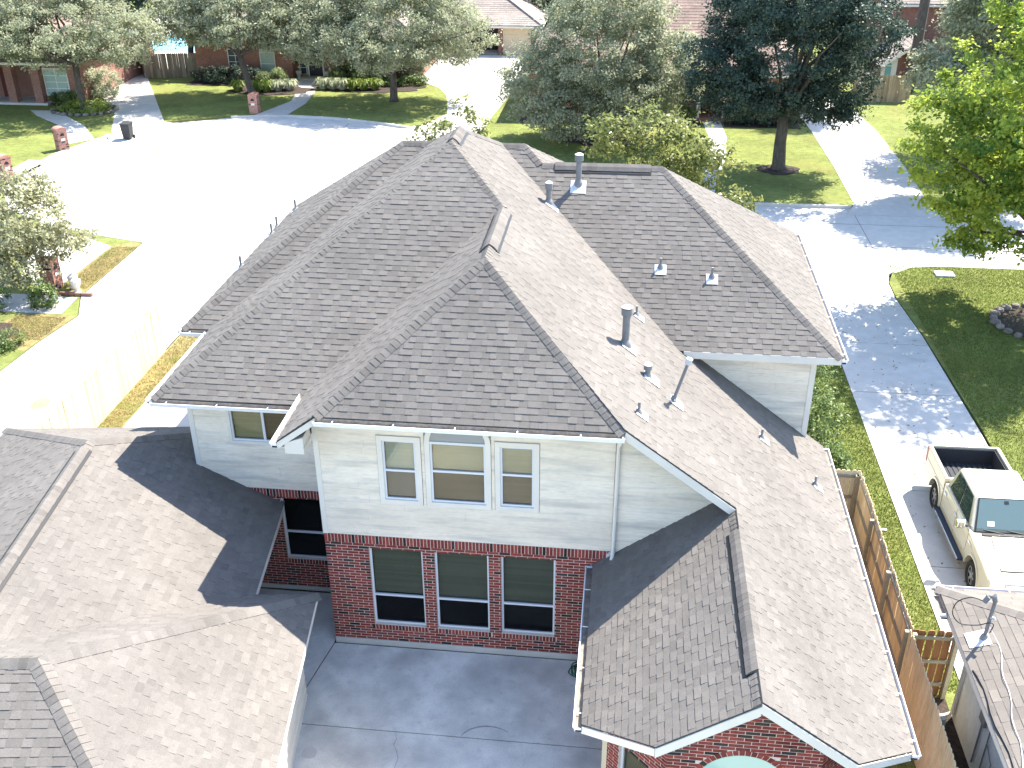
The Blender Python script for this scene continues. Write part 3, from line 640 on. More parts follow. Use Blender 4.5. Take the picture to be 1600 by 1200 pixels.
window(A, (s2, -s2, 0), (-s2, -s2, 0), .38, 1.16, .55, 2.25, bm=M_TANB, gu=G_SCREEN, rail=1.3)
A = np.array((10.13, -5.27, 0)); window(A, (s2, s2, 0), (s2, -s2, 0), .36, 1.14, .55, 2.25, bm=M_TANB, gu=G_SCREEN, rail=1.3)
# corner boards of the back wing, flat stone edge
MB().box(6.41, 6.5, -4.26, -4.14, .0, WLz(6.45)-.14).build('corner_trim', M_CREAM, HX)
# fascia, soffit, gutters, downspout --------------------------------
def board(A, B, hgt, thick, outn, m=M_WHITE, name='fascia', drop=0.03):
    A = np.array(A, float); B = np.array(B, float); o_ = np.array(outn, float); dz = np.array([0, 0, -1.])
    return MB().obox(A+dz*drop, B-A, dz*hgt, o_*thick).build(name, m, HX)
def gutter(A, B, outn, parent=HX, wd=.145, hg=.1, hang=1.05, drop=.055, off=.0):
    A = np.array(A, float); B = np.array(B, float); o_ = np.array(outn, float); L = np.linalg.norm(B-A); d = (B-A)/L; z = np.array([0, 0, 1.])
    A = A-z*drop+o_*off; B = B-z*drop+o_*off; v = B-A
    g = MB(); g.obox(A-z*hg, v, o_*wd*.8, z*.006); g.obox(A-z*hg, v, o_*.004, z*hg); 
    q = A+o_*wd*.8-z*hg; g.obox(q, v, o_*wd*.2+z*hg, o_*.006+z*.0); g.obox(A+o_*wd-z*.004, v, o_*.016, z*.014)
    for E in (A, B): g.prism([E, E+o_*wd, E+o_*wd*.8-z*hg, E-z*hg], d*.004*(1 if E is A else -1))
    G = g.build('gutter', M_GUT, parent); MB().obox(A-z*(hg-.008)+o_*.006, v, o_*wd*.74, z*.035).obox(A-z*(hg-.01)+o_*.0055, v, o_*.004, z*(hg+.02)).build('gutter_debris_and_shade', M_GUTIN, G)  # debris bed, and an upright dark strip painting the drip edge shade
    k = max(1, int(L/hang))
    for i in range(k+1):
        q = A+d*min(L-.03, max(.02, L*(i+.3)/k if i < k else L-.05)); MB().obox(q-z*.004, d*.022, o_*(wd+.012), z*.006).build('gutter_strap', M_GUT, G)
    return G
gutter((-4.111, 1.209, zE), (-.56, 1.209, zE), F); gutter((.31, -.686, zef), (6.56, -.686, zef), F); gutter((-.546, -.69, zL2), (-.546, 1.48, zL2), (-1, 0, 0))
gutter((-4.111, 1.2, zE), (-4.111, 4.84, zE), (-1, 0, 0)); gutter((-4.9, 4.841, zE), (-4.13, 4.841, zE), F); gutter((-4.883, 4.84, zE), (-4.883, 14.76, zE), (-1, 0, 0))
gutter((11.742, 4.83, zE), (11.742, 13.72, zE), (1, 0, 0)); gutter((xR, -4.66, zW), (xR, 5.52, zW), (1, 0, 0)); gutter((6.022, -4.66, zW), (6.022, -.01, zW), (-1, 0, 0))
board((-4.1, 1.225, zE), (-.56, 1.225, zE), .16, .015, F); board((.31, -.67, zef), (6.5, -.67, zef), .16, .015, F)
board((7.95, 4.845, zE), (11.742, 4.845, zE), .19, .02, F, drop=.0); board((-4.86, 4.86, zE), (-4.1, 4.86, zE), .16, .015, F)
def rake(A, B, outn, w=.2): board(A, B, w, .02, outn, drop=.032)
rake((-.546, -.672, zL2), (.31, -.672, zef), F, .15); rake((6.57, -.665, Rz(6.57)), (8.87, -.665, Rz(8.87)), F, .2)
rake((7.27, -5.85, WLz(7.27)), (8.86, -5.9, WLz(8.86)), F); rake((8.86, -5.9, Rz(8.86)), (10.52, -5.85, Rz(10.52)), F)
rake((6.03, -4.63, zW), (7.27, -5.85, WLz(7.27)), (-s2, -s2, 0), .17); rake((10.52, -5.85, Rz(10.52)), (11.77, -4.63, zW), (s2, -s2, 0), .17)
MB().prism([(-4.1, 1.22, zE-.17), (-.5, 1.22, zE-.17), (-.5, 1.8, zE-.17), (-4.1, 1.8, zE-.17)], (0, 0, .02)).build('soffit', M_WHITE, HX)
MB().prism([(-4.1, 1.22, zE-.165), (-3.5, 1.22, zE-.165), (-3.5, 5.3, zE-.165), (-4.1, 5.3, zE-.165)], (0, 0, .015)).build('soffit', M_WHITE, HX)
MB().prism([(.36, -.67, zef-.17), (6.5, -.67, zef-.17), (6.5, .02, zef-.17), (.36, .02, zef-.17)], (0, 0, .02)).build('soffit', M_WHITE, HX)
MB().prism([(8., 4.85, zE-.2), (11.74, 4.85, zE-.2), (11.74, 5.3, zE-.2), (8., 5.3, zE-.2)], (0, 0, .02)).build('soffit', M_WHITE, HX)
MB().prism([(-4.87, 4.85, zE-.17), (-3.5, 4.85, zE-.17), (-3.5, 5.4, zE-.17), (-4.87, 5.4, zE-.17)], (0, 0, .02)).build('soffit', M_WHITE, HX)
MB().prism([(-4.87, 5.4, zE-.165), (-4.3, 5.4, zE-.165), (-4.3, 14.5, zE-.165), (-4.87, 14.5, zE-.165)], (0, 0, .02)).build('soffit', M_WHITE, HX)
MB().prism([(11.1, 5.3, zE-.17), (11.73, 5.3, zE-.17), (11.73, 13.7, zE-.17), (11.1, 13.7, zE-.17)], (0, 0, .02)).build('soffit', M_WHITE, HX)
MB().prism([(11.1, -4.4, zW-.15), (11.77, -4.7, zW-.15), (11.77, 5.5, zW-.15), (11.1, 5.5, zW-.15)], (0, 0, .02)).build('soffit', M_WHITE, HX)
MB().prism([(6.03, -4.62, zW-.15), (6.5, -4.2, zW-.15), (6.5, 0, zW-.15), (6.03, 0, zW-.15)], (0, 0, .02)).build('soffit', M_WHITE, HX)
MB().prism([(-.53, -.66, zL2-.16), (0, -.66, zL2-.16), (0, 1.7, zL2-.16), (-.53, 1.7, zL2-.16)], (0, 0, .02)).build('soffit', M_WHITE, HX)
# boxed eave return at the left end of the front eave
MB().prism([(-.4, -.664, zL2-.3), (.0, -.664, zL2-.3), (.0, -.664, zL2+.1), (-.4, -.664, zL2-.05)], (0, .5, 0)).build('eave_return', M_WHITE, HX)
MB().tube([(6.47, -.7, zef-.14), (6.47, -.66, zef-.28), (6.465, -.1, zef-.5), (6.455, -.08, zef-.7), (6.445, -.08, 3.4), (6.44, -.1, 3.2), (6.42, -.2, 3.1)], .042, 8).build('downspout', M_WHITE, HX)
MB().prism([(6.3, -.012, WLz(6.3)+.01), (6.5, -.012, WLz(6.5)+.01), (6.5, -.012, WLz(6.5)+.12), (6.3, -.012, WLz(6.3)+.1)], (0, -.03, 0)).build('step_flashing', M_LEAD, HX)
# roof pipes ---------------------------------------------------------
def flashing(par, x, y, n3, z, w=.42):
    n = np.array(n3, float); n /= np.linalg.norm(n); e = np.cross((0, 0, 1.), n); e /= np.linalg.norm(e); u = np.cross(n, e); c = np.array((x, y, z))+n*.022
    return MB().obox(c-e*w/2-u*w*.75, e*w, u*w, n*.004).build('flashing', M_LEAD, par)
def pipe_big(x, y, z, h, n3, r=.085, cap=.125, ch=.2):
    b = MB().lathe((x, y, z-.25), [(r, 0), (r, h+.2)], 16).lathe((x, y, z-.1), [(r*1.75, 0), (r*1.5, .16), (r*1.02, .24)], 16)
    P = b.build('vent_pipe', M_GALV, HX, smooth=False)
    MB().lathe((x, y, z+h-ch), [(cap*.95, 0), (cap, .01), (cap, ch*.8), (cap*.86, ch*.82), (cap*.86, ch*.9)], 18).build('band', M_GALV, P)
    MB().lathe((x, y, z+h-.02), [(cap*1.0, 0), (cap*1.02, .012), (cap*.5, .045), (.01, .055)], 18).build('rain_cap', M_LEAD, P)
    flashing(P, x, y, n3, z)
def pipe_jack(x, y, z, n3, h=.2, r=.03):
    n = np.array(n3, float); n /= np.linalg.norm(n); c = np.array((x, y, z))
    b = MB(); k = 12
    b.tube([c-n*.01, c+np.array((0, 0, .1))], [.1, .042], 12).tube([c, c+np.array((0, 0, h+.06))], r, 10)
    P = b.build('vent_pipe', M_GALV, HX); flashing(P, x, y, n3, z, .3)
pipe_big(6.5, 3.03, Rz(6.5), .95, nR); pipe_big(4.33, 8.05, Rz(4.33), .58, nR, .07, .1, .17); pipe_big(5.07, 8.78, zFz(8.78), .82, nF, .075, .115, .18)
pipe_big(7.02, 2.29, Rz(7.02), .3, nR, .055, .095, .13)
x, y = 7.6, 1.99; z = Rz(7.6)
P = MB().tube([(x, y, z-.02), (x+.26, y, z+.95)], .036, 10).build('vent_pipe', M_GALV, HX); MB().tube([(x+.255, y, z+.93), (x+.29, y, z+1.06)], [.075, .075], 12).build('rain_cap', M_LEAD, P)
MB().tube([(x-.005, y, z-.02), (x+.03, y, z+.14)], [.085, .05], 10).tube([(x+.02, y-.11, z+.05), (x+.03, y+.11, z+.07)], .028, 8).build('pipe_boot', M_GALV, P); flashing(P, x, y, nR, z, .36)
for (x, y) in ((6.75, 5.07), (6.83, .38), (9.84, 3.36), (11.15, 2.94)): pipe_jack(x, y, Rz(x), nR)
for (x, y) in ((7.32, 6.75), (8.62, 6.57)): pipe_jack(x, y, zFz(y), nF, .2, .032)
lz = lambda x: zE+p*(x+4.883)
for (x, y) in ((-4.43, 13.36), (-4.78, 12.4), (-4.58, 11.32), (-4.58, 8.53)): pipe_jack(x, y, lz(x), nL, .3, .035)
# ------------------------------------------------------------------ garage wing at the left
al = .126; ca, sa = math.cos(al), math.sin(al); gK = (.207, -1.433); zG = 2.636; gp = .503
def W3(u, v, z): return (gK[0]+u*ca-v*sa, gK[1]+u*sa+v*ca, z)
GA = thing('garage', 'single storey garage with pale siding and broad tan shingle hip roof left of the courtyard', 'garage', W3(-5, -2, 0))
rg = Roof(thick=(.004, .011))
uE, uA, vA = -1.33, -5.507, 2.942; zA = zG+gp*(uE-uA); sH, sv, pF = 3.677, 4.442, .657; zH = zG+pF*sH; pb = (zH-zG)/sv
vv = lambda u: -(gp*(uE-u))/pb
kx_ = 4.03
rg.face([W3(uE, 0, zG), W3(uE, vA+uE-uA, zG), W3(uA, vA, zA), W3(uA, vv(uA), zA)])
rg.face([W3(uA, vA, zA), W3(uE, vA+(uE-uA), zG), W3(uA-kx_, vA+kx_, zA-gp*kx_)])
rg.face([W3(uA, vA, zA), W3(uA-kx_, vA+kx_, zA-gp*kx_), W3(uA-kx_, -6, zA-gp*kx_), W3(uA, -3.9, zA)])
rg.face([W3(0, 0, zG), W3(uE, 0, zG), W3(uA, vv(uA), zA), W3(uA, -3.9, zA+.02), W3(uA-.9, -sv, zH), W3(-sH, -sv, zH)])
rg.face([W3(0, 0, zG), W3(-sH, -sv, zH), W3(0, -2*sv, zG)])
rg.face([W3(-sH, -sv, zH), W3(-9.5, -sv, zH), W3(-9.5, -2*sv, zG), W3(0, -2*sv, zG)])
rg.face([W3(-9.5, -sv, zH), W3(uA-.9, -sv, zH), W3(uA-4, -3.5, zA-gp*4), W3(-9.5, -3.2, zA-gp*4)], shingle=False)
def nW(u, v): return (u*ca-v*sa, u*sa+v*ca, 1)
nG1, nGL, nGB, nBF, nRG, nFG = nW(gp, 0), nW(-gp, 0), nW(0, gp), nW(0, pb), nW(pF, 0), nW(0, -pb)
for A, B, a, c in ((W3(uE, vA+uE-uA, zG), W3(uA, vA, zA), nG1, nGB), (W3(uA-kx_, vA+kx_, zA-gp*kx_), W3(uA, vA, zA), nGL, nGB), (W3(uA, -3.7, zA), W3(uA, vA, zA), nGL, nG1),
                   (W3(0, 0, zG), W3(-sH, -sv, zH), nBF, nRG), (W3(0, -2*sv, zG), W3(-sH, -sv, zH), nRG, nFG), (W3(-sH, -sv, zH), W3(-9.4, -sv, zH), nBF, nFG)): rg.cap(A, B, a, c, width=.17)
rg.finish(GA)
ridge_vent(W3(uA, -3.6, zA), W3(uA, 2.6, zA), nGL, nG1, GA, h=.05, wd=.21)
b = MB(); b.prism([W3(-.42, -.42, 0), W3(-.42, -8.45, 0), W3(-.42, -8.45, zG-.12), W3(-.42, -.42, zG-.12)], np.array(W3(-.15, 0, 0))-np.array(W3(0, 0, 0)))
b.prism([W3(-.57, -.42, 0), W3(uE-1.9, -.42, 0), W3(uE-1.9, -.42, zG-.12), W3(-.57, -.42, zG-.12)], np.array(W3(0, -.15, 0))-np.array(W3(0, 0, 0)))
b.prism([W3(uE-1.9, -.42, 0), W3(uE-1.9, 3.6, 0), W3(uE-1.9, 3.6, zG+.3), W3(uE-1.9, -.42, zG+.3)], np.array(W3(-.15, 0, 0))-np.array(W3(0, 0, 0)))
gw = b.build('siding_wall', M_WHITE, GA)
dx = np.array((ca, sa, 0)); dy = np.array((-sa, ca, 0))
siding(gw, np.array(W3(-.419, -8.45, 0)), dy, dx, [(0, .12), (8.03, .12), (8.03, zG-.12), (0, zG-.12)], [])
def gboard(A, B, outn, h=.13):
    A = np.array(A, float); B = np.array(B, float); MB().obox(A+np.array((0, 0, -.032)), B-A, (0, 0, -h), np.array(outn)*.02).build('fascia', M_WHITE, GA)
gboard(W3(-.02, -.02, zG), W3(-.02, -8.86, zG), dx); gboard(W3(-.02, -.02, zG), W3(uE+.02, -.02, zG), dy); gboard(W3(uE-.02, .02, zG), W3(uE-.02, 3.2, zG), dx)
MB().prism([W3(-.03, -.03, zG-.16), W3(-.6, -.03, zG-.16), W3(-.6, -8.8, zG-.16), W3(-.03, -8.8, zG-.16)], (0, 0, .015)).build('soffit', M_WHITE, GA); MB().prism([W3(uE-.03, -.1, zG-.16), W3(uE-.6, -.1, zG-.16), W3(uE-.6, 3.3, zG-.16), W3(uE-.03, 3.3, zG-.16)], (0, 0, .015)).build('soffit', M_WHITE, GA)

# ------------------------------------------------------------------ neighbour's house at the lower right
NH = thing('neighbour_house', 'low grey walled house with tan shingle roof and service mast beside the cedar fence', 'house', (15, -3, 0))
rn = Roof(exposure=.165, wid=(.2, .3), thick=(.007, .012), m=M_SHN); nx, ny, nz, np_ = 13.3, -.14, 2.9, .38
nzz = lambda x: nz+np_*(x-nx)
rn.face([(nx, ny, nz), (nx+4.6, ny-4.6, nz+np_*4.6), (nx+4.6, -13, nz+np_*4.6), (nx, -13, nz)])
rn.face([(nx, ny, nz), (nx+9.2, ny, nz), (nx+4.6, ny-4.6, nz+np_*4.6)])
rn.face([(nx+9.2, ny, nz), (nx+9.2, -13, nz), (nx+4.6, -13, nz+np_*4.6), (nx+4.6, ny-4.6, nz+np_*4.6)], shingle=False)
rn.cap((nx, ny, nz), (nx+4.6, ny-4.6, nz+np_*4.6), (-np_, 0, 1), (0, np_, 1), width=.17); rn.finish(NH)
gutter((nx-.02, ny, nz), (nx+9.2, ny, nz), (0, 1, 0), NH); gutter((nx, ny+.1, nz), (nx, -.95, nz), (-1, 0, 0), NH)
M_NW = mat('grey_stucco_wall', (.72, .72, .69), rough=.8, nz=((1.5, .08), (9, .06)))
MB().box(14, 14.15, -12.8, -.75, -.3, nz+.12).box(14.15, 22, -.9, -.75, -.3, nz+.12).box(21.85, 22, -12.8, -.9, -.3, nz+.12).build('wall', M_NW, NH)
MB().box(nx+.005, nx+.03, -13, ny-.02, nz-.17, nz-.032).build('fascia', M_WHITE, NH)
MB().box(nx+.03, 14.02, -12.9, -.2, nz-.16, nz-.14).box(14.02, 22.3, -.76, -.2, nz-.16, nz-.14).build('soffit', M_WHITE, NH)
MB().tube([(nx+.1, -.25, nz-.1), (nx+.25, -.4, nz-.3), (13.94, -.85, nz-.55), (13.94, -.86, .1), (13.8, -.86, 0), (13.55, -.88, -.05)], .045, 8).build('downspout', M_WHITE, NH)
mx, my = 13.72, -1.82; mz = nzz(mx)
ms = MB().tube([(mx, my, mz-.05), (mx+.02, my, mz+.98)], .035, 10).build('service_mast', M_GALV, NH)
MB().tube([(mx+.02, my, mz+.93), (mx-.02, my, mz+1.05), (mx-.12, my, mz+1.03), (mx-.17, my, mz+.9)], [.05, .06, .055, .05], 10).build('weatherhead', M_GALV, ms)
MB().tube([(mx, my, mz-.02), (mx, my, mz+.12)], [.09, .05], 12).build('pipe_boot', M_GALV, ms); flashing(ms, mx, my, (-np_, 0, 1), mz, .42)
MB().tube([(mx+.02, my-.02, mz+.55), (mx+.07, my-.1, mz+.58)], .03, 6).build('mast_clamp', M_LEAD, ms)
MB().tube(smooth([(mx-.16, my, mz+.9), (mx-.4, my+.05, mz+.95), (mx-.62, my+.1, mz+.78), (mx-.66, my+.1, mz+.5), (mx-.5, my+.05, mz+.3), (mx-.2, my, mz+.32), (mx, my-.03, mz+.42), (mx+.08, my-.06, mz+.4), (mx+.05, my-.06, mz+.2)]), .01, 6).build('service_cable', M_BLACK, ms)
pts = [(mx+.05, my-.02, mz+.3)]+[(13.9-.04*i+.03*math.sin(i*1.7), -2.0-.3*i, nzz(13.9-.04*i)+.035) for i in range(11)]
MB().tube(smooth(pts, 3), .006, 5).build('white_cable', M_GUT, NH)
MB().tube([(nx+.03, -2.6, nz+.03)]+[(nx+.06+.03*math.sin(i*1.3), -2.8-.3*i, nzz(nx+.06)+.03) for i in range(14)], .018, 6).build('black_cable', M_BLACK, NH)
MB().box(13.93, 14.0, -2.35, -2.05, 1.2, 1.65).build('meter_box', M_GALV, NH, bevel=(.02, 2)); MB().box(13.9, 14.0, -1.7, -1.5, 1.7, 2.0).build('junction_box', M_CREAM, NH, bevel=(.015, 2))
MB().tube([(13.97, -2.2, 1.2), (13.97, -2.2, .1)], .02, 8).tube([(13.97, -2.2, 1.65), (13.97, -2.2, 2.7)], .02, 8).tube([(13.97, -2.6, .3), (13.97, -2.6, 2.7)], .015, 8).tube([(13.96, -3.0, .2), (13.96, -3.0, .9), (13.96, -2.6, 1.1)], .012, 8).build('conduit', M_GALV, NH)
MB().lathe((13.85, -3.4, .9), [(.02, 0), (.09, .01), (.1, .12), (.07, .16), (.0, .17)], 12).tube([(13.85, -3.4, .9), (13.9, -3.4, .2), (13.95, -3.6, 0)], .02, 8).build('gas_meter', M_GALV, NH)
MB().box(13.9, 14, -4.3, -4.0, .9, 1.9).tube([(13.9, -4.0, 1.8), (13.8, -3.8, 1.7), (13.95, -3.7, 1.6)], .02, 6).build('meter_box', M_GALV, NH, bevel=(.015, 2))

# ------------------------------------------------------------------ cedar fences
PK = {}
def picket_mesh(h, m, wd=.138, dog=True, k=0):
    key = (round(h, 2), m.name, k)
    if key not in PK:
        q = [(-wd/2, 0, 0), (wd/2, 0, 0), (wd/2, 0, h-.05), (wd/2-.035, 0, h), (-wd/2+.035, 0, h), (-wd/2, 0, h-.05)] if dog else [(-wd/2, 0, 0), (wd/2, 0, 0), (wd/2, 0, h), (-wd/2, 0, h)]
        PK[key] = MB().prism(q, (0, .016, 0), (k+.5)/5).mesh('picket', m)
    return PK[key]
def fence(name, label, A, B, h, m, base=GZ, rails=True, rside=1, posts=2.4, gap=.004, jit=.008, group=None, wd=.138, zt=None, dog=True, rm=None):
    """pickets from A to B; the rails and posts stand on the side given by rside (left of A->B = +1)"""
    A = np.array((*A, base)); B = np.array((*B, base)); L = np.linalg.norm(B-A); d = (B-A)/L; n = np.array([-d[1], d[0], 0])
    t = thing(name, label, 'fence', tuple((A+B)/2), group); ang = math.atan2(d[1], d[0]); c = wd/2; loc = Vector(t.location)
    while c < L:
        k = R.randrange(5); o = bpy.data.objects.new('picket', picket_mesh(h, m, wd, dog, k)); link(o, t)
        q = A+d*c-n*rside*.016*(0 if rside < 0 else 1); o.location = q+np.array((0, 0, R.uniform(-jit, jit))); o.rotation_euler = (R.gauss(0, .004), R.gauss(0, .006), ang); c += wd+gap
    if rails:
        for z in (.3, h*.52, h-.22):
            o0 = A+n*rside*.003+np.array((0, 0, z)); MB().obox(o0, d*L, n*rside*.038, (0, 0, .088), R.random()).build('rail', rm or M_RAIL, t)
        k = max(1, round(L/posts))
        for i in range(k+1):
            q = A+d*(L*i/k-(.045 if i else 0)-(.045 if i == k else 0)); MB().obox(q+n*rside*.043, d*.09, n*rside*.09, (0, 0, h-.1), R.random()).build('post', rm or M_RAIL, t)
    return t
fence('cedar_fence', 'new cedar fence with grey rails running along the narrow grass strip beside the roof', (13.05, 6.15), (13.0, -.1), 1.85, M_CEDAR, rside=-1)
fence('cedar_fence', 'short end section of new cedar fence turning in behind the roof gutter', (11.25, 6.2), (13.03, 6.2), 1.85, M_CEDAR, rside=-1)
fence('cedar_fence', 'smooth faced new cedar fence closing the dark side yard near the lower edge', (12.93, -.2), (12.9, -10), 1.95, M_CEDAR, rside=1)
fence('fence_gate_section', 'short red brown cedar fence with light through its gaps closing the side yard', (12.97, -.12), (13.98, -.1), 1.85, M_CEDARR, rside=-1, gap=.022, wd=.16)
fence('cedar_fence', 'new cedar fence toned overexposed pale at the far left beside the strip of dry grass', (-10.6, 14.85), (-10.5, 5.5), 1.85, mat('overexposed_cedar', (.55, .45, .26), (.7, .6, .38), rough=.8, nz=((3, .1, (1, 1, .3)),)), rside=-1)  # wood colour paled to carry overexposed sunlight
fence('weathered_fence', 'grey weathered wooden fence in front of the turquoise pool', (-32.2, 61.7), (-27.4, 62.6), 1.9, M_OLDW, rails=False, wd=.15)
fence('weathered_fence', 'short side run of grey wooden fence next to the far left driveway', (-33.9, 64.6), (-32.25, 61.7), 1.9, M_OLDW, rails=False, wd=.15)
fence('weathered_fence', 'short tan wooden fence beside the far right driveway', (23.2, 58.6), (26.2, 58.6), 1.9, mat('tan_fence_wood', (.26, .19, .12), (.38, .28, .18), rough=.9, nz=((3, .2, (1, 1, .3)),)), rails=False, wd=.15)
fence('weathered_fence', 'side run of tan wooden fence going back from the far right driveway', (23.15, 58.65), (22.9, 62.5), 1.9, MATS['tan_fence_wood'], rails=False, wd=.15)

# ------------------------------------------------------------------ pickup truck
def truck():
    T = thing('pickup_truck', 'champagne crew cab pickup truck with open bed parked on the driveway', 'truck', (16.5, 5.66, DZ+.013)); T['local'] = 1; T.rotation_euler = (0, 0, math.pi+.012)
    paint = mat('champagne_paint', (.58, .55, .43), rough=.3, spec=.5, metal=.25, coat=.6); chrome = mat('chrome', (.7, .7, .7), rough=.12, metal=1.); tyre = mat('tyre_rubber', (.02, .02, .02), rough=.85)
    dk = mat('bed_liner', (.035, .037, .042), rough=.8); red = mat('tail_lamp', (.35, .02, .02), rough=.15, spec=.6); lens = mat('lamp_lens', (.7, .7, .68), rough=.1, spec=.7); gl = mat('car_glass', (.03, .05, .05), rough=.04, spec=.8)
    bl = M_BLACK; hw = .99
    def arch(cy, r=.52, z=.4): return [(cy-r*math.cos(t), z+r*math.sin(t)) for t in [math.pi*i/12 for i in range(13)]]
    yr, yf = -1.72, 1.83; lo = .42
    out = [(-2.9, lo+.1)]+[(-2.3, lo)]+arch(yr)+[(-1.1, lo)]+arch(yf)+[(2.55, lo), (2.9, lo+.08), (3.0, .75), (2.97, 1.02), (2.86, 1.1), (2.3, 1.18), (1.05, 1.27), (-1.08, 1.27), (-1.12, 1.36), (-2.88, 1.36), (-2.95, 1.3), (-2.95, .7)]
    # body shell: section polygon swept, thin sides for the bed, full width forward of it
    b = MB()
    cabp = [(-1.12, lo)]+arch(yf)+[(2.55, lo), (2.9, lo+.08), (3.0, .75), (2.97, 1.02), (2.86, 1.1), (2.3, 1.18), (1.05, 1.27), (-1.12, 1.27)]
    b.prism([(-hw, y, z) for y, z in cabp], (2*hw, 0, 0))
    body = b.build('body', paint, T, bevel=(.07, 3, 30))
    bedp = [(-2.92, lo+.12), (-2.3, lo)]+arch(yr)+[(-1.14, lo), (-1.14, 1.38), (-2.92, 1.38)]
    for s in (-1, 1):
        MB().prism([(s*hw, y, z) for y, z in bedp], (-s*.1, 0, 0)).build('bed_side', paint, T, bevel=(.025, 2, 30))
        MB().box(*sorted((s*.9, s*.985)), -2.88, -1.16, 1.381, 1.396).build('bed_rail_cap', bl, T) if False else None
    MB().box(-.985, .985, -2.97, -2.9, .62, 1.38).build('tailgate', paint, T, bevel=(.03, 2)); MB().box(-.89, .89, -1.22, -1.145, .8, 1.38).build('bed_front', paint, T, bevel=(.01, 2))
    f = MB(); f.box(-.89, .89, -2.9, -1.22, .8, .83)
    for i in range(11): f.box(-.8+.15*i, -.72+.15*i, -2.88, -1.24, .83, .85)
    for s in (-1, 1): f.box(*sorted((s*.89, s*.84)), -2.9, -1.22, .83, 1.3); f.box(*sorted((s*.84, s*.62)), yr-.5, yr+.45, .83, 1.02)
    f.box(-.84, .84, -2.9, -2.86, .83, 1.3); f.build('bed_liner', dk, T)
    MB().box(-.8, .8, -2.8, 2.7, .3, .45).build('chassis', bl, T)
    # cab
    zb, zt = 1.25, 1.9
    B4 = [(-.95, -1.1), (.95, -1.1), (.95, 1.2), (-.95, 1.2)]; T4 = [(-.74, -.95), (.74, -.95), (.72, .42), (-.72, .42)]
    c = MB(); vs = [(x, y, zb) for x, y in B4]+[(x, y, zt) for x, y in T4]; c.add(vs, [(0, 1, 5, 4), (1, 2, 6, 5), (2, 3, 7, 6), (3, 0, 4, 7), (4, 5, 6, 7), (3, 2, 1, 0)]); c.build('cab', paint, T, bevel=(.1, 4, 20), smooth=False)
    ws = mat('windscreen_sky_tone', (.09, .135, .14), rough=.05, spec=.55)  # lighter bluish base colour carries a painted sky reflection
    def quad(P, Q, u0, u1, v0, v1, off):
        P = [np.array(p, float) for p in (*P, *Q)]
        f = lambda u, v: (P[0]*(1-u)+P[1]*u)*(1-v)+(P[3]*(1-u)+P[2]*u)*v
        n = np.cross(P[1]-P[0], P[3]-P[0]); n /= np.linalg.norm(n); return [f(u0, v0)+n*off, f(u1, v0)+n*off, f(u1, v1)+n*off, f(u0, v1)+n*off], n
    def pane(name, i, j, u0, u1, v0, v1, m=gl, off=.004, par=T, shear=0):
        q, n = quad((vs[i], vs[j]), (vs[j+4], vs[i+4]), u0, u1, v0, v1, off); return MB().prism(q, n*.006).build(name, m, par)
    pane('windscreen_border', 2, 3, .035, .965, .03, .95, bl, .001); Wp = pane('windscreen', 2, 3, .06, .94, .13, .92, ws, .008); pane('dashboard', 2, 3, .06, .94, .055, .125, mat('dash_plastic', (.06, .075, .07), rough=.5), .009, Wp); pane('rear_view_mirror', 2, 3, .47, .54, .8, .88, bl, .016, Wp); pane('sun_visor_label', 2, 3, .2, .3, .2, .33, mat('paper_white', (.6, .62, .6), rough=.7), .015, Wp); pane('rear_window', 0, 1, .1, .9, .15, .85)
    for i, j in ((1, 2), (3, 0)):
        r = (i == 3)
        a = (.56, .9) if not r else (.1, .44); c_ = (.1, .53) if not r else (.47, .9)
        q1 = [(.53, .08), (.86, .08), (.80, .9), (.53, .9)] if not r else [(.14, .08), (.47, .08), (.47, .9), (.2, .9)]
        pane('side_window', i, j, *( (.52, .88) if not r else (.12, .48)), .1, .88); pane('side_window', i, j, *((.12, .5) if not r else (.5, .88)), .1, .88)
        MB().box(*sorted(((-.955 if i == 3 else .955), (-.965 if i == 3 else .965))), -.98, 1.1, 1.255, 1.275).build('window_trim', chrome, T)
    for s in (-1, 1):
        for cy in (yr, yf):
            fl = MB(); n_ = 14
            for k in range(n_):
                t0, t1 = math.pi*(.02+.96*k/n_), math.pi*(.02+.96*(k+1)/n_); fl.prism([(s*(hw-.01), cy-r_*math.cos(t), .4+r_*math.sin(t)) for r_, t in ((.5, t0), (.57, t0), (.57, t1), (.5, t1))], (s*.035, 0, 0))
            fl.build('wheel_arch_flare', paint, T)
            MB().prism([(s*(hw-.28), cy-.5*math.cos(math.pi*k/12), .4+.5*math.sin(math.pi*k/12)) for k in range(13)], (s*.03, 0, 0)).build('wheel_well', bl, T)
        MB().box(*sorted((s*(hw-.002), s*(hw+.012))), -1.05, 1.1, .62, .68).box(*sorted((s*(hw-.002), s*(hw+.008))), -2.85, 2.3, 1.0, 1.02).build('side_moulding', paint, T, bevel=(.006, 2))
        MB().box(*sorted((s*(hw+.012), s*(hw+.016))), 1.25, 1.5, 1.03, 1.09).build('badge', chrome, T)
        MB().box(*sorted((s*hw, s*(hw+.004))), .13, .14, .55, 1.24).box(*sorted((s*hw, s*(hw+.004))), -1.1, -1.09, .5, 1.24).box(*sorted((s*hw, s*(hw+.004))), 1.14, 1.15, .7, 1.2).build('door_seam', bl, T)
        for y in (.0, -.98): MB().box(*sorted((s*hw, s*(hw+.035))), y, y+.2, 1.05, 1.085).build('door_handle', chrome, T, bevel=(.01, 2))
        MB().box(*sorted((s*.93, s*1.13)), -1.15, 1.2, .36, .42, m=0).build('running_board', mat('running_board_tread', (.025, .04, .07), rough=.6), T, bevel=(.015, 2)); MB().box(*sorted((s*1.13, s*1.15)), -1.15, 1.2, .36, .43).build('step_trim', chrome, T)
